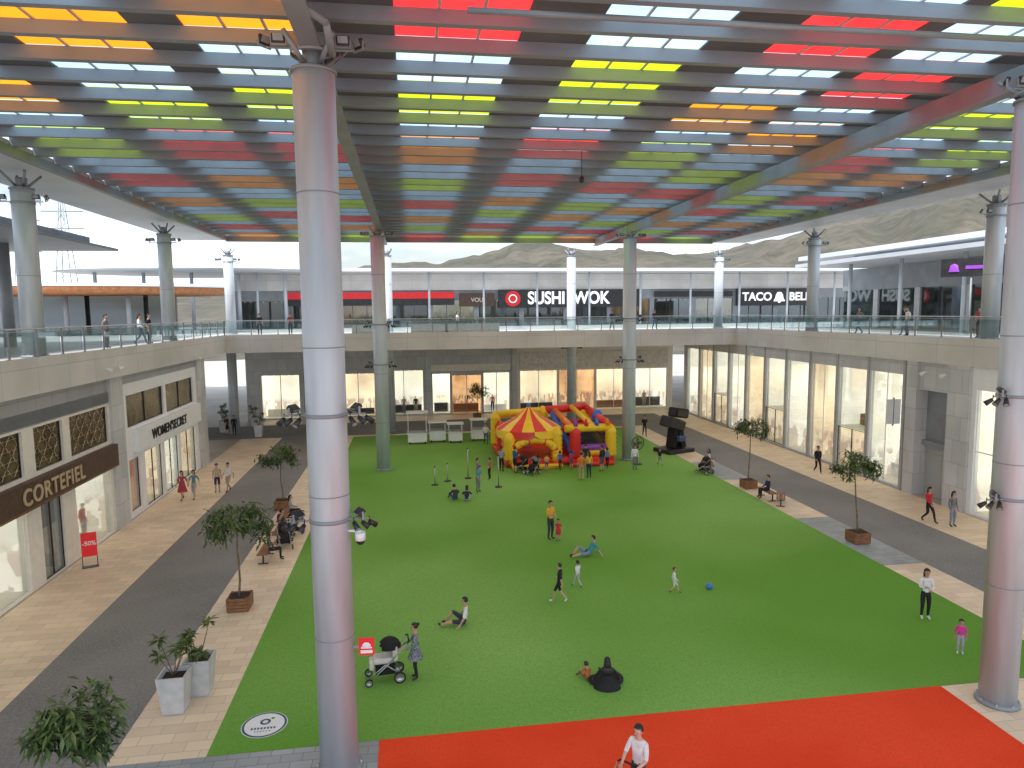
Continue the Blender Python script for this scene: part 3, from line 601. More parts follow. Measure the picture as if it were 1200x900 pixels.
# ------------------------------------------------ furniture
def bench(loc,rz,label='low wooden bench on dark metal legs'):
    t=thing('bench',label,'bench',loc,rz,'benches beside the lawn')
    b=MB()
    for k in range(4): b.box(-.8,.8,-.22+k*.115,-.12+k*.115,.42,.46,wood)
    part('seat',b,t)
    for sx in (-1,1):
        b=MB(); b.box(sx*.6-.03,sx*.6+.03,-.2,.22,0,.03,dark); b.box(sx*.6-.03,sx*.6+.03,-.2,.22,.385,.415,dark); b.box(sx*.6-.025,sx*.6+.025,-.03,.03,.03,.385,dark); part('leg',b,t)
for a in [(-6.3,29.6,90),(-6.2,32.2,90),(19.3,33.6,60),(19.1,34.7,90),(18.9,41.6,70),(-6.4,35,90)]: bench((a[0],a[1],.012),rad(a[2]))
chrome=M('brushed_metal_tube',(.5,.5,.5),.3,.8,.05)
def stroller(loc,rz,shell,hood,label,sc=1):
    t=thing('stroller',label,'stroller',loc,rz,None,sc)
    b=MB()
    for sx in (-1,1):
        b.tube([(sx*.24,-.35,.25),(sx*.24,.0,.52),(sx*.22,.45,.16)],.014,chrome); b.tube([(sx*.24,.42,.1),(sx*.24,-.1,.55),(sx*.24,-.55,1.02)],.016,chrome)
    b.tube([(-.24,-.35,.22),(.24,-.35,.22)],.012,chrome); part('chassis',b,t)
    b=MB(); b.tube([(-.24,-.55,1.02),(-.2,-.6,1.05),(.2,-.6,1.05),(.24,-.55,1.02)],.02,rubber); part('handle',b,t)
    b=MB(); b.box(-.2,.2,-.25,.25,.22,.36,black,.03); part('basket',b,t)
    b=MB(); b.box(-.2,.2,-.2,.3,.5,.66,shell,.06); b.box(-.2,.2,-.32,-.18,.55,.95,shell,.05); b.box(-.17,.17,.28,.4,.35,.6,shell,.04); part('seat',b,t)
    b=MB(); b.ell((0,-.12,.86),(.235,.3,.28),hood,16,10,filt=lambda c:c.z<0.02 or c.y>.75); part('hood',b,t)
    for sx in (-1,1):
        for (yy,rr) in ((-.35,.15),(.42,.1)):
            w_=MB(); n=20
            w_.lathe([(rr,-.02),(rr*1.0,.02),(rr*.8,.02),(rr*.8,-.02),(rr,-.02)],(0,0,0),rubber,n); w_.lathe([(rr*.78,-.01),(rr*.78,.01),(0,.015)],(0,0,0),chrome,8)
            part('wheel',w_,t,(sx*.27,yy,rr),rot=(0,rad(90),0))
creamf=M('cream_fabric',(.65,.62,.58),.8); greyf=M('grey_fabric',(.18,.18,.19),.9)
stroller((-.95,18.9,.014),rad(95),creamf,black,'cream and black stroller with large wheels on the lawn',1.1)
stroller((3.75,12.45,.016),rad(130),greyf,greyf,'grey stroller pushed over the red carpet')
stroller((6.9,43.2,.014),rad(40),black,black,'black stroller parked near the bouncy castle')
stroller((7.5,42.6,.014),rad(140),black,greyf,'black and grey stroller parked near the bouncy castle')
stroller((18.2,40.8,.012),rad(30),black,black,'black stroller beside a bench')
stroller((-5.8,31.0,.014),rad(200),black,black,'black stroller parked by the bench')
stroller((-5.7,32.6,.014),rad(150),greyf,black,'grey stroller parked by the bench')
t=thing('ball','small blue play ball on the lawn','ball',(10.7,23.4,.012)); b=MB(); b.ell((0,0,.12),(.12,.12,.12),bluep,20,12); part('ball_skin',b,t)
for k,(x,h,w_) in enumerate([(.3,2.5,1.5),(1.9,1.6,1.3),(3.3,1.5,1.1),(5.2,1.7,1.2)]):
    t=thing('market_kiosk','white wheeled market kiosk with counter and flat roof','kiosk',(x,54.6+(k%2)*.5,.014),0,'white kiosks on the lawn'); b=MB()
    b.box(-w_/2,w_/2,-.4,.4,.15,.95,white,.03); part('body',b,t); b=MB(); b.box(-w_/2-.08,w_/2+.08,-.5,.5,.95,1.0,M('grey_top',(.4,.4,.4))); part('counter',b,t)
    b=MB(); b.box(-w_/2-.1,w_/2+.1,-.55,.5,h,h+.08,white)
    for sx in (-1,1):
        for sy in (-1,1): b.box(sx*(w_/2-.04)-.02,sx*(w_/2-.04)+.02,sy*.38-.02,sy*.38+.02,1.0,h,white)
    part('roof',b,t)
    for sx in (-1,1):
        b=MB(); b.cyl((-.04,0,.13),(.04,0,.13),.13,rubber,n=16); part('wheel',b,t,(sx*(w_/2-.15),-.3,0))
t=thing('amusement_ride','tall black simulator ride machine with tilted cabin beside the lawn','machine',(18.9,47.8,.012),rad(20)); b=MB(); b.box(-1.2,1.2,-.9,.9,0,.3,dark,.05); part('base',b,t)
b=MB(); b.box(-.35,.05,-.4,.4,.3,2.0,black,.05,Matrix.Rotation(.15,3,'Y')); b.box(.3,.7,-.4,.4,.3,1.7,dark,.05,Matrix.Rotation(-.25,3,'Y')); part('frame',b,t)
b=MB(); b.box(-.9,.6,-.6,.6,1.7,2.5,dark,.1,Matrix.Rotation(.35,3,'Y')); b.box(-.2,1.0,-.5,.5,2.5,3.2,black,.12,Matrix.Rotation(.15,3,'Y')); part('cabin',b,t)
b=MB(); b.box(-.3,.3,-.95,-.62,.9,1.3,M('screen_blue_glass',(.05,.1,.2),.2),.03); part('screen',b,t)
t=thing('pedestal_fan','round black caged fan on a stand next to a steel column','fan',(14.9,44.2,.014),rad(10)); b=MB(); b.lathe([(.35,0),(.35,.04),(0,.06)],(0,0,0),dark,20); b.cyl((0,0,.04),(0,0,1.2),.03,dark); part('stand',b,t)
b=MB()
for k in range(24):
    a=k*math.pi/12; b.cyl((0,-.12,1.45),(.45*math.cos(a),-.06,1.45+.45*math.sin(a)),.008,dark,n=4)
pts=[(.45*math.cos(k*math.pi/12),-.06,1.45+.45*math.sin(k*math.pi/12)) for k in range(25)]; b.tube(pts,.025,dark,6); part('cage',b,t)
b=MB()
for k in range(4):
    a=k*math.pi/2; c,s=math.cos(a),math.sin(a); b.quad([(0,-.03,1.45),(.33*c-.1*s,-.05,1.45+.33*s+.1*c),(.36*c,-.02,1.45+.36*s),(.33*c+.1*s,0,1.45+.33*s-.1*c)],greyf)
part('fan_blade',b,t)
for (x,y_) in [(2.0,41.8),(3.3,42.3),(4.9,39.8),(1.2,41.0)]:
    t=thing('barrier_post','slim dark metal barrier post with round foot on the lawn','post',(x,y_,.014),0,'barrier posts on the lawn'); b=MB(); b.lathe([(.22,0),(.22,.04),(0,.05)],(0,0,0),dark,16); part('foot',b,t); b=MB(); b.cyl((0,0,.04),(0,0,1.9 if x>3 else 1.1),.03,chrome); b.ell((0,0,1.9 if x>3 else 1.1),(.05,.05,.05),dark,10,6); part('pole',b,t)
t=thing('sale_sign','red sale board on a small metal stand at shop door','sign',(-13.35,29.9,.006),rad(20)); b=MB(); b.box(-.28,.28,-.02,.02,.45,1.45,signred); bo=part('board',b,t); lettering('-50%',.25,white,bo,(0,-.03,1.0),ext=.004,bold=.004)
b=MB(); b.box(-.28,-.25,-.02,.02,0,.45,dark); b.box(.25,.28,-.02,.02,0,.45,dark); b.box(-.3,.3,-.15,.15,0,.02,dark); part('stand',b,t)
t=thing('fire_equipment_sign','small red and white square sign fixed beside a steel column','sign',(-1.15,15.0,2.95),rad(-5)); b=MB(); b.box(-.17,.17,-.01,.01,-.2,.2,signred,.0); b.box(-.3,-.17,-.006,.006,-.03,.03,steelD); part('sign_board',b,t); b=MB(); b.lathe([(.1,0),(.09,.05),(.05,.09),(0,.1)],(0,-.016,.0),white,12,1,.1); b.box(-.12,.12,-.02,-.012,-.04,-.01,white); b.box(-.13,.13,-.02,-.012,-.15,-.08,white); part('pictogram',b,t)
t=thing('floor_sticker','round white floor sticker with blue ring and small marks on turf','sticker',(-3.9,17.2,.018)); teal=M('dark_teal_print',(.015,.09,.16),.5); grn=M('green_print',(.05,.3,.1),.5); grp=M('grey_print',(.3,.33,.38),.5)
b=MB()
def disc(b,r,z,m,r2=0,c=(0,0)):
    n=48
    if r2:
        for k in range(n):
            a0,a1=2*math.pi*k/n,2*math.pi*(k+1)/n; b.quad([(c[0]+r2*math.cos(a0),c[1]+r2*math.sin(a0),z),(c[0]+r*math.cos(a0),c[1]+r*math.sin(a0),z),(c[0]+r*math.cos(a1),c[1]+r*math.sin(a1),z),(c[0]+r2*math.cos(a1),c[1]+r2*math.sin(a1),z)],m)
    else: b.quad([(c[0]+r*math.cos(2*math.pi*k/n),c[1]+r*math.sin(2*math.pi*k/n),z) for k in range(n)],m)
disc(b,.56,0,white); disc(b,.54,.004,teal,.485); disc(b,.13,.005,teal,.07,(.0,.12)); disc(b,.045,.005,grn,0,(.16,.26))
for k in range(8): b.quad([(-.3+k*.078,-.12,.006),(-.25+k*.078,-.12,.006),(-.25+k*.078,-.2,.006),(-.3+k*.078,-.2,.006)],teal)
for k in range(6): b.quad([(-.2+k*.07,-.27,.006),(-.155+k*.07,-.27,.006),(-.155+k*.07,-.31,.006),(-.2+k*.07,-.31,.006)],grp)
part('print',b,t)
# ------------------------------------------------ bouncy castle
t=thing('bouncy_castle','yellow red and pink inflatable bouncy castle with striped tent roof and slide','bouncy castle',(9.8,48.0,.014),rad(2))
b=MB(); b.box(-3.9,3.7,-3.2,3.2,0,.55,redp,.2); b.box(-3.6,-.2,-4.2,-3.1,0,.35,yelp,.15); b.box(.4,3.4,-4.0,-3.1,0,.3,redp,.12); part('base',b,t)
b=MB()
for k in range(4):
    m=[yelp,orap,yelp,redp][k]; z=.75+k*.36
    for sx in (-3.5,3.3): b.cyl((sx,-2.8,z),(sx,2.9,z),.24,m,n=14)
    b.cyl((-3.5,2.9,z),(3.3,2.9,z),.24,m,n=14)
    if k<2: b.cyl((.6,-3.0,z),(3.3,-3.0,z),.24,[yelp,purp][k],n=14)
part('side_wall',b,t)
for n_,(x,y_,h) in enumerate([(-3.6,-3,2.0),(-.4,-3,2.2),(.9,-3,2.1),(3.4,-3,2.3),(-3.6,0,2.2),(3.4,0,2.6),(-3.6,2.9,2.5),(0,2.9,2.7),(3.4,2.9,2.8)]):
    m=[yelp,yelp,redp,yelp,redp,bluep][n_%6]; b=MB(); prof=[(.0,.5),(.36,.5)]; z=.5
    while z<h: prof+=[(.42,z+.15),(.36,z+.3)]; z+=.3
    prof+=[(.3,z+.15),(.18,z+.3),(0,z+.36)]; b.lathe(prof,(0,0,0),m,16); part('pillar',b,t,(x,y_,0))
b=MB(); n=32; z0=2.3; cx,cy=-2.0,-1.6
prof=[(2.3,z0-.4),(2.25,z0+.1),(1.6,z0+.5),(.95,z0+.85),(.45,z0+1.25),(.08,z0+1.6)]
rings=[[b.bm.verts.new((cx+r_*math.cos(2*math.pi*k/n),cy+r_*.88*math.sin(2*math.pi*k/n),zz+((.22 if k%4 in(0,) else 0) if zz<z0 else 0))) for k in range(n)] for r_,zz in prof]
for ri,(ra,rb) in enumerate(zip(rings[:-1],rings[1:])):
    for k in range(n):
        f=b.bm.faces.new((ra[k],ra[(k+1)%n],rb[(k+1)%n],rb[k])); f.material_index=b.mi([redp,yelp][(k//2)%2] if ri else [yelp,redp][(k//4)%2])
b.ell((cx,cy,z0+1.65),(.16,.16,.16),bluep,12,8); part('tent_roof',b,t)
b=MB(); pts=[(-2+1.45*math.cos(a),-3.3,.9+.95*math.sin(a)) for a in [math.pi*k/12 for k in range(13)]]; b.tube([(-3.45,-3.3,.3)]+pts[::-1]+[(-.55,-3.3,.3)],.24,yelp,12)
for i_,q_ in enumerate(pts): b.ell(q_,(.26,.25,.26),redp if i_%3==1 else yelp,10,8)
part('entrance_arch',b,t)
b=MB(); b.box(.6,3.0,-1.8,2.6,1.4,1.65,redp,.08,Matrix.Rotation(-.45,3,'X')); b.cyl((.7,-3.3,.7),(.7,2.4,2.7),.26,bluep,n=14); b.cyl((3.0,-3.3,.7),(3.0,2.4,2.7),.26,yelp,n=14); part('slide',b,t)
b=MB(); b.cyl((.2,-3,2.45),(3.4,-3,2.45),.26,yelp,n=14); b.cyl((3.4,-3,2.5),(3.4,2.9,3.0),.26,redp,n=14); b.cyl((0,2.9,2.9),(3.4,2.9,3.05),.3,redp,n=14); b.cyl((-3.6,2.9,2.7),(0,2.9,2.9),.28,yelp,n=14); b.cyl((.9,-3,2.3),(.9,2.9,2.9),.22,orap,n=12); b.cyl((2.2,-3.1,2.5),(2.2,2.9,3.1),.2,yelp,n=12)
for k in range(4): b.cyl((.9+k*.75,-3.05,2.6),(.9+k*.75,-3.05,3.1),.2,[purp,redp,bluep,orap][k],.04,10)
part('top_beam',b,t)
netm=GLASS('mesh_net',(.45,.45,.45),.02,.5)
b=MB(); b.box(-3.5,-3.48,-2.8,2.8,.7,2.3,netm); part('safety_net',b,t)
b=MB(); b.box(.9,3.2,-3.0,-2.98,1.2,2.3,netm); part('safety_net',b,t)
b=MB(); b.ell((1.8,-.5,1.2),(.5,.5,.8),bluep,14,10); part('inflated_obstacle',b,t)
b=MB(); b.ell((-1.6,1.0,1.3),(.4,.4,.9),white,14,10); part('inflated_obstacle',b,t)
# ------------------------------------------------ people
def skinm(n):
    c={'a':(.55,.33,.23),'b':(.4,.22,.14),'c':(.62,.4,.3)}[n]; return M('skin_'+{'a':'medium','b':'tan','c':'fair'}[n],c,.55,0,.06)
def fab(c): return M('cloth_%d_%d_%d'%tuple(int(x*99) for x in c),c,.85,0,.18,9)
def hairm(c): return M('hair_%d_%d'%(int(c[0]*999),int(c[1]*999)),c,.5,0,.35,25)
def pose(k,rnd):
    P=dict(pel=(0,0,.95),spi=(0,0,1.12),che=(0,-.01,1.32),nb=(0,-.01,1.46),nk=(0,.01,1.53),hd=(0,.035,1.6),sk=(0,.02,1.66))
    A=dict(sh=(.17,-.01,1.41),el=(.22,-.04,1.13),wr=(.23,.05,.89),ha=(.225,.07,.81)); Lg=dict(hp=(.09,0,.9),kn=(.1,.03,.5),an=(.1,-.03,.09),to=(.12,.13,.04))
    def both(D): return {kk+'L':(-v[0],v[1],v[2]) for kk,v in D.items()}|{kk+'R':v for kk,v in D.items()}
    J=dict(P)|both(A)|both(Lg)
    if k=='walk':
        J.update(knL=(-.09,.2,.54),anL=(-.09,.3,.1),toL=(-.1,.46,.06),knR=(.09,.03,.5),anR=(.09,-.3,.17),toR=(.09,-.2,.04),elL=(-.24,-.14,1.15),wrL=(-.24,-.18,.92),haL=(-.24,-.17,.84),elR=(.23,.08,1.14),wrR=(.2,.28,.98),haR=(.19,.34,.93))
    if k=='push': J.update(elL=(-.24,.1,1.14),wrL=(-.17,.36,1.05),haL=(-.14,.44,1.04),elR=(.24,.1,1.14),wrR=(.17,.36,1.05),haR=(.14,.44,1.04))
    if k=='hold': J.update(elR=(.22,.06,1.15),wrR=(.12,.27,1.2),haR=(.08,.34,1.24),elL=(-.2,.05,1.15),wrL=(-.08,.27,1.1),haL=(-.02,.33,1.12))
    if k=='down': J.update(che=(0,.05,1.31),nb=(0,.09,1.43),nk=(0,.13,1.49),hd=(0,.19,1.54),sk=(0,.19,1.6),shL=(-.17,.05,1.4),shR=(.17,.05,1.4),elL=(-.2,.1,1.12),wrL=(-.14,.22,.9),haL=(-.12,.26,.82),elR=(.2,.1,1.12),wrR=(.14,.22,.9),haR=(.12,.26,.82))
    if k in('sit','recl','bench','straight'):
        dz=-.83 if k!='bench' else -.42
        for q in list(P)+['shL','shR']: v=J[q]; J[q]=(v[0],v[1],v[2]+dz)
        z0=.12 if k!='bench' else .53
        for s,n_ in ((-1,'L'),(1,'R')):
            J['hp'+n_]=(s*.1,.03,z0)
            if k=='sit': J['kn'+n_]=(s*.2,.4,.4);J['an'+n_]=(s*.12,.62,.1);J['to'+n_]=(s*.13,.78,.05);J['el'+n_]=(s*.27,.12,.4);J['wr'+n_]=(s*.19,.33,.44);J['ha'+n_]=(s*.14,.4,.45)
            if k in('recl','straight'):J['kn'+n_]=(s*.13,.43,.17 if s<0 else .42);J['an'+n_]=(s*.14,.82 if s<0 else .66,.08);J['to'+n_]=(s*.16,.9 if s<0 else .8,.16 if s<0 else .05)
            if k=='recl': J['el'+n_]=(s*.28,-.38,.3);J['wr'+n_]=(s*.32,-.5,.09);J['ha'+n_]=(s*.34,-.55,.045)
            if k=='straight': J['el'+n_]=(s*.32,.04,.36);J['wr'+n_]=(s*.4,.16,.17);J['ha'+n_]=(s*.42,.22,.11)
            if k=='bench': J['kn'+n_]=(s*.12,.46,.53);J['an'+n_]=(s*.12,.45,.1);J['to'+n_]=(s*.13,.6,.05);J['el'+n_]=(s*.25,.04,.72);J['wr'+n_]=(s*.14,.27,.66);J['ha'+n_]=(s*.1,.34,.66)
        if k=='sit':
            for q,dy in (('che',.03),('nb',.08),('nk',.12),('hd',.17),('sk',.16),('shL',.07),('shR',.07)): v=J[q]; J[q]=(v[0],v[1]+dy,v[2]-.02)
        if k=='recl':
            for q,dy in (('spi',-.08),('che',-.17),('nb',-.23),('nk',-.23),('hd',-.21),('sk',-.22),('shL',-.22),('shR',-.22)): v=J[q]; J[q]=(v[0],v[1]+dy,v[2]-.04)
    return {k_:Vector(v) for k_,v in J.items()}
BON=[('pel','spi','T'),('spi','che','T'),('che','nb','T'),('nb','nk','S'),('nk','hd','S'),('hd','sk','S'),
 ('che','shL','T'),('shL','elL','T'),('elL','wrL','F'),('wrL','haL','S'),('che','shR','T'),('shR','elR','T'),('elR','wrR','F'),('wrR','haR','S'),
 ('pel','hpL','B'),('hpL','knL','B'),('knL','anL','C'),('anL','toL','H'),('pel','hpR','B'),('hpR','knR','B'),('knR','anR','C'),('anR','toR','H')]
RD=dict(pel=(.155,.115),spi=(.135,.1),che=(.155,.115),nb=(.075,.07),nk=(.055,.055),hd=(.075,.085),sk=(.085,.1),sh=(.068,.068),el=(.046,.046),wr=(.029,.027),ha=(.036,.02),hp=(.1,.1),kn=(.064,.064),an=(.042,.042),to=(.042,.03))
pend=[]
def person(x,y_,z,head,kind,h,top,bot,label,sleeve=0,shorts=0,hair='short',hc=(.02,.013,.01),sk='a',shoe=(.05,.05,.05),dress=None,near=0,wom=0,group=None,cat='person',name='person',skc=None):
    rnd=random.Random(len(pend)); t=thing(name,label,cat,(x,y_,z),-rad(head),group,h/1.75)
    J=pose(kind,rnd)
    verts=[];idx={};R_=[]
    kid=h<1.35; hk=1.25 if kid else 1
    for k,v in J.items():
        idx[k]=len(verts); verts.append(v.copy()); b_=k[:-1] if k[-1] in'LR' else k; r_=RD[b_]
        if wom and b_ in('che','sh','spi'): r_=(r_[0]*.88,r_[1]*.9)
        if b_ in('hd','sk'): r_=(r_[0]*hk,r_[1]*hk)
        R_.append(r_)
    edges=[(idx[a],idx[b_]) for a,b_,_ in BON]; roots=[idx['pel']]
    tp=len(verts); verts.append(J['sk']+Vector((0,-.005,.045*hk))); R_.append((.07*hk,.08*hk)); edges.append((idx['sk'],tp))
    for a,b_,r_ in (((0,.06,-.01),(0,.125*hk**.8,-.035),.014),((-.07,0,-.02),(-.1*hk,0,-.015),.02),((.07,0,-.02),(.1*hk,0,-.015),.02)):
        i=len(verts); verts+= [J['sk']+Vector(a),J['sk']+Vector(b_)]; R_+=[(r_,r_)]*2; edges.append((i,i+1)); roots.append(i)
    for s in 'LR':
        ha=J['ha'+s]; d=(ha-J['wr'+s]).normalized(); ref=Vector((0,1,0)) if abs(d.y)<.7 else Vector((1,0,0)); sd=(ref-d*ref.dot(d)).normalized(); cu=d.cross(sd)*(1 if s=='R' else -1)
        for k,l in enumerate((.068,.078,.073,.058)):
            o=ha+sd*(.024-.017*k)-d*.01; i=len(verts); verts+=[o,o+d*l*.65+cu*.012,o+d*l*1.05+cu*.04]; R_+=[(.01,.01),(.009,.009),(.0075,.0075)]; edges+=[(i,i+1),(i+1,i+2)]; roots.append(i)
        o=ha-d*.045+sd*.015; i=len(verts); verts+=[o,o+sd*.03+d*.025,o+sd*.038+d*.055+cu*.015]; R_+=[(.012,.012),(.011,.011),(.009,.009)]; edges+=[(i,i+1),(i+1,i+2)]; roots.append(i)
    me=bpy.data.meshes.new('body'); me.from_pydata([tuple(v) for v in verts],edges,[]); ob=bpy.data.objects.new('tmpskin',me); COL.objects.link(ob)
    m=ob.modifiers.new('Skin','SKIN'); m.branch_smoothing=.3
    sv=me.skin_vertices[0].data
    for i,r_ in enumerate(R_): sv[i].radius=r_; sv[i].use_root=i in roots
    ss=ob.modifiers.new('Sub','SUBSURF'); ss.levels=2 if near else 1; ss.render_levels=ss.levels
    sm=skinm(sk) if skc is None else skc; topm=top if hasattr(top,'node_tree') else fab(top); botm=bot if hasattr(bot,'node_tree') else fab(bot)
    mats=[sm,topm,botm,fab(shoe)]
    zm={'T':1,'F':1 if sleeve else 0,'S':0,'B':2,'C':0 if shorts else 2,'H':3}
    pend.append((ob,t,J,mats,zm))
    c=J['sk']+Vector((0,-.012,.02)); hm=hairm(hc)
    if hair:
        b=MB(); rx,ry,rz_=.098*hk,.115*hk,.112*hk
        b.ell(c,(rx,ry,rz_),hm,18,12,filt=lambda q:(q.y>.25 and q.z<.45) or q.z<-.55)
        if hair=='long': b.ell((c.x,c.y-.075,c.z-.13),(.09*hk,.05,.2),hm,14,10)
        if hair=='bun': b.ell((c.x,c.y-.11,c.z+.05),(.05,.05,.05),hm,12,8)
        if hair=='tail': b.cyl((c.x,c.y-.1,c.z+.02),(c.x,c.y-.14,c.z-.2),.035,hm,.012,8)
        if hair=='scarf': b.ell((c.x,c.y-.04,c.z-.12),(.115,.1,.17),hm,16,10); b.ell((c.x,c.y-.06,c.z-.3),(.21,.12,.16),hm,16,10)
        part('hair',b,t)
    for s in (-1,1):
        b=MB(); b.ell((s*.033*hk,J['sk'].y+.094*hk,J['sk'].z-.012),(.013,.008,.008),blackl,8,6); part('eye',b,t)
    b=MB(); b.ell((0,J['hd'].y+.083*hk,J['hd'].z-.012),(.022,.008,.006),M('lips',(.35,.1,.08),.5),8,6); part('mouth',b,t)
    if dress:
        hem,rr,dc=dress; b=MB(); dm=dc if hasattr(dc,'node_tree') else fab(dc)
        if kind in('sit','straight','recl'):
            b.lathe([(.14,.42),(.2,.3),(.27,.16),(.36,.05),(.38,0)],(0,0,0),dm,24,1.1,.8); b.ell((.12,.38,.08),(.42,.4,.17),dm,20,12); b.ell((-.25,.3,.06),(.3,.3,.12),dm,20,12)
        else:
            zt=J['spi'].z+.02; b.lathe([(.13,zt),(.16,zt-.14),(.185,zt-.26),(rr,hem+.02),(rr*.97,hem)],(0,0,0),dm,24,1.05,.85)
        part('skirt',b,t)
    return t
pat=M('patterned_tunic',(.2,.22,.26),.85,0,.8,22)
W=(.75,.75,.75);K=(.015,.015,.018);NV=(.02,.03,.08);DN=(.06,.1,.2);GY=(.2,.2,.21)
person(5.1,17.5,.014,10,'straight',1.6,K,K,'person in long black dress and black headscarf sitting on the lawn',1,0,'scarf',K,'b',dress=(0,0,K),near=1,wom=1)
person(4.68,17.95,.014,-30,'sit',.95,(.65,.2,.06),(.3,.1,.05),'small child in orange clothes sitting beside adult',1,0,'short',(.03,.02,.01))
person(-.1,18.8,.014,-92,'push',1.63,pat,K,'person in patterned grey tunic and black trousers holding a stroller',1,0,'bun',(.03,.02,.015),dress=(.68,.27,pat),near=1,wom=1)
person(1.55,22.0,.014,-85,'straight',1.75,W,(.05,.05,.07),'person in white shirt and dark shorts sitting on the lawn',0,1,'short',near=1,sk='a')
person(6.05,30.0,.014,150,'hold',1.78,(.75,.38,.04),(.04,.04,.06),'person in yellow top and dark trousers standing with a child',0,0,'short',near=1)
person(6.35,29.7,.014,200,'stand',1.0,(.6,.03,.05),(.5,.03,.05),'small child in red dress',0,1,'short',dress=(.6,.22,(.6,.03,.05)))
person(7.2,27.6,.014,-95,'recl',1.7,(.05,.3,.35),(.2,.28,.4),'person in teal shirt and shorts leaning back on the lawn',0,1,'short',near=1)
person(5.0,23.2,.014,-60,'walk',1.42,K,K,'child in black shirt and shorts walking on the lawn',0,1,'short',near=1,shoe=W)
person(5.95,24.4,.014,-30,'walk',1.02,W,(.45,.47,.5),'toddler in white shirt and grey trousers',1,0,'short',near=1)
person(9.3,23.3,.014,120,'walk',.95,W,(.65,.65,.6),'toddler in white clothes near a blue ball',1,1,'short',(.12,.06,.03),near=1)
person(16.7,19.9,.012,200,'hold',1.7,W,K,'person in white top and black trousers holding a phone',1,0,'long',near=1,wom=1,shoe=W)
person(16.0,17.6,.014,215,'stand',1.05,(.75,.05,.35),(.45,.4,.5),'small child in bright pink jacket and pale trousers',1,0,'tail',(.03,.02,.015),near=1,shoe=W)
person(4.45,12.95,.016,-130,'push',1.78,W,(.06,.06,.08),'person in white shirt pushing a stroller on red carpet',0,1,'short',near=2,sk='c')
person(2.2,37.3,.014,-20,'sit',1.7,(.05,.05,.06),DN,'person in dark clothes sitting on the lawn',1,0,'short')
person(2.8,37.0,.014,10,'sit',1.65,(.03,.03,.04),(.4,.42,.48),'person in dark top and pale jeans sitting on the lawn',1,0,'long',wom=1)
G2='shoppers walking past the shops'
person(-12.9,40.2,.008,190,'walk',1.65,(.4,.05,.08),(.35,.05,.07),'person in dark red dress walking on paving',0,1,'long',dress=(.5,.28,(.4,.05,.08)),wom=1,group=G2)
person(-12.3,40.3,.008,185,'walk',1.65,(.1,.25,.3),(.4,.4,.38),'person in teal top carrying things on paving',0,0,'long',wom=1,group=G2)
person(-11.4,41.6,.008,170,'stand',1.7,(.5,.4,.3),NV,'person in beige top and navy trousers',0,1,'short',group=G2)
person(-10.8,41.7,.012,200,'walk',1.7,W,(.45,.38,.3),'person in white shirt and beige shorts',0,1,'short',group=G2)
person(25.1,39.5,.008,190,'walk',1.75,K,K,'person in black clothes walking on paving',1,0,'short',shoe=W,group=G2)
person(19.1,34.6,.03,-85,'bench',1.7,NV,K,'person in navy top sitting on a bench',1,0,'short')
person(24.5,29.3,.008,170,'walk',1.72,(.55,.02,.03),K,'person in red jacket and black trousers',1,0,'long',wom=1,group=G2)
person(25.1,28.5,.008,175,'stand',1.7,GY,(.25,.3,.38),'person in grey top and jeans',1,0,'long',wom=1,group=G2)
G3='people gathered around the bouncy castle'
LST=[(10.1,40.5,10,'stand',1.72,(.7,.2,.02),(.4,.33,.22),'person in orange shirt and khaki trousers watching the castle'),(10.75,41.1,-15,'stand',1.65,(.75,.45,.05),NV,'person in yellow shirt watching the castle'),
(9.4,43.4,20,'walk',1.25,(.05,.15,.45),K,'child in blue shirt by the castle'),(10.2,43.6,-10,'stand',1.2,(.5,.05,.1),DN,'child in red top by the castle'),(12.6,43.5,30,'walk',1.3,(.1,.3,.6),K,'child in light blue shirt by the castle'),
(14.2,42.6,180,'stand',1.65,W,GY,'person in white shirt near a fan'),(6.4,43.2,60,'hold',1.7,(.04,.1,.3),K,'person in blue shirt near a parked stroller'),(3.8,41.1,90,'stand',1.5,(.25,.12,.4),NV,'person in purple shirt near barrier posts'),
(4.6,41.8,-60,'stand',1.35,(.5,.08,.1),K,'child in red shirt near barrier posts'),(16.3,43.7,170,'walk',1.1,K,GY,'child in black shirt'),(11.2,43.7,0,'stand',1.6,(.03,.03,.03),DN,'person in black top by the castle'),(5.6,43.7,30,'hold',1.65,(.3,.35,.4),K,'person in grey shirt by the castle'),
(8.5,43.3,0,'stand',1.15,(.7,.4,.1),DN,'child in orange shirt by the castle'),(7.9,43.2,45,'walk',1.1,(.1,.3,.15),K,'child in green shirt by the castle'),(3.6,38.9,140,'down',1.6,(.08,.3,.4),GY,'person in teal shirt bending'),(12.0,42.6,-30,'stand',1.7,(.02,.02,.03),(.1,.1,.12),'person in dark clothes by the castle'),
(18.8,54.0,190,'walk',1.75,K,NV,'person in dark clothes walking'),(-15.2,61.4,170,'stand',1.75,K,K,'person in black standing by a dark column'),(-15.9,61.8,120,'stand',1.7,(.05,.05,.06),K,'person in black standing by a dark column'),(12.8,52.5,180,'stand',1.7,(.1,.1,.3),K,'person in blue shirt'),(5.6,53.2,180,'walk',1.65,W,DN,'person in white shirt near kiosks')]
for i,(x,y_,hd,kd,h,tp,bt,lb) in enumerate(LST): person(x,y_,.014,hd,kd,h,tp,bt,lb,i%2,(i%3==0),['short','long','short','tail'][i%4],group=G3)
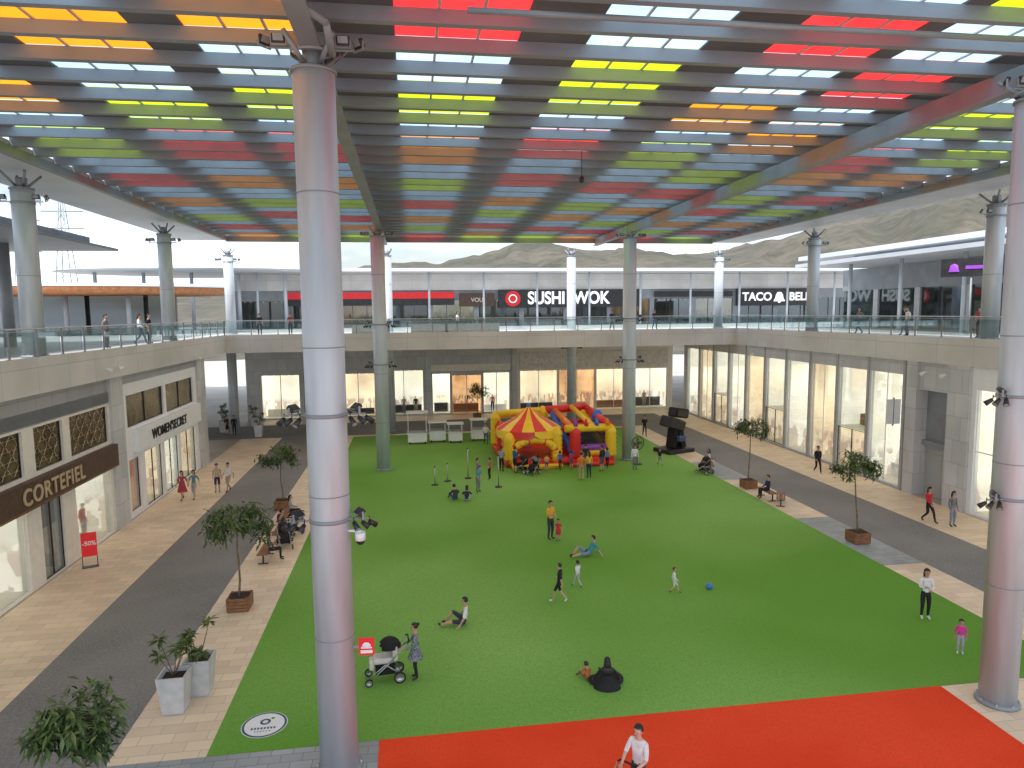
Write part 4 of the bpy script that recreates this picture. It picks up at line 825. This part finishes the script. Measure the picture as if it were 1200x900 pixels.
for i,(x,y_,hd,z) in enumerate([(18.6,41.3,-80,0.03),(19.0,42.0,-80,.03),(-6.1,29.3,80,.03),(-6.1,31.7,85,.03),(-6.15,32.5,85,.03),(-6.2,35.1,85,.03)]):
    person(x,y_,z,hd,'bench',1.68,[K,W,(.1,.1,.12),(.5,.1,.1),NV,(.3,.3,.3)][i],[DN,K,K,NV,DN,K][i],'person sitting on a bench in casual clothes',i%2,0,['short','long'][i%2],group='people resting on benches')
for i,(x,y_,hd) in enumerate([(-15.3,43.6,100),(-15.2,41.9,90),(-9.5,57.2,180),(17,57.4,180),(-15.4,38,100),(29.5,38,-90),(28.8,36.9,-80),(29.2,31.9,200),(29.2,29.3,170),(28.6,41,-90),(-12,58,170),(4,60,120),(30,33,10),(21,58,180)]):
    person(x,y_,8.67,hd,['stand','walk'][i%2],1.72,[K,W,(.3,.05,.05),NV,GY][i%5],[K,DN,NV,GY][i%4],'person in casual clothes on the upper walkway',i%2,0,['short','long'][i%2],group='people on the upper walkway')
mq=M('mannequin_white',(.7,.68,.65),.4)
for i,(x,y_,c) in enumerate([(-1.9,70.9,W),(-.9,70.9,(.5,.4,.3)),(.3,70.9,K),(8.2,70.9,(.6,.3,.3)),(-15.0,32.0,(.55,.03,.04)),(-15.0,33.2,(.6,.05,.05)),(-15.0,40,(.5,.2,.2)),(28.2,29.0,(.6,.5,.4)),(28.2,28.0,W),(28.2,38.5,(.5,.4,.3)),(28.2,42,K),(24.6,70.9,(.5,.3,.2)),(28.2,45.2,W),(28.2,51.3,(.3,.3,.3)),(-15.0,46,K)]):
    hd=180 if y_>69 else (90 if x<0 else -90)
    person(x,y_,.12,hd,'stand',1.8,c,[K,GY,(.4,.35,.3)][i%3],'dressed shop mannequin behind display glass',1,0,None,cat='mannequin',name='mannequin',group='shop mannequins',skc=mq)
dg=bpy.context.evaluated_depsgraph_get(); dg.update()
for ob,t,J,mats,zm in pend:
    me=bpy.data.meshes.new_from_object(ob.evaluated_get(dg)); me.name='body'; me.materials.clear()
    for m in mats: me.materials.append(m)
    segs=[(J[a],J[b_],zm[z]) for a,b_,z in BON]
    for f in me.polygons:
        c=f.center; best=9;bz=0
        for a,b_,z in segs:
            ab=b_-a; tt=max(0,min(1,(c-a).dot(ab)/max(1e-6,ab.length_squared))); d=(a+ab*tt-c).length
            if d<best: best=d;bz=z
        f.material_index=bz; f.use_smooth=True
    part('body',me,t)
for ob,*_ in pend:
    m_=ob.data; bpy.data.objects.remove(ob); bpy.data.meshes.remove(m_)
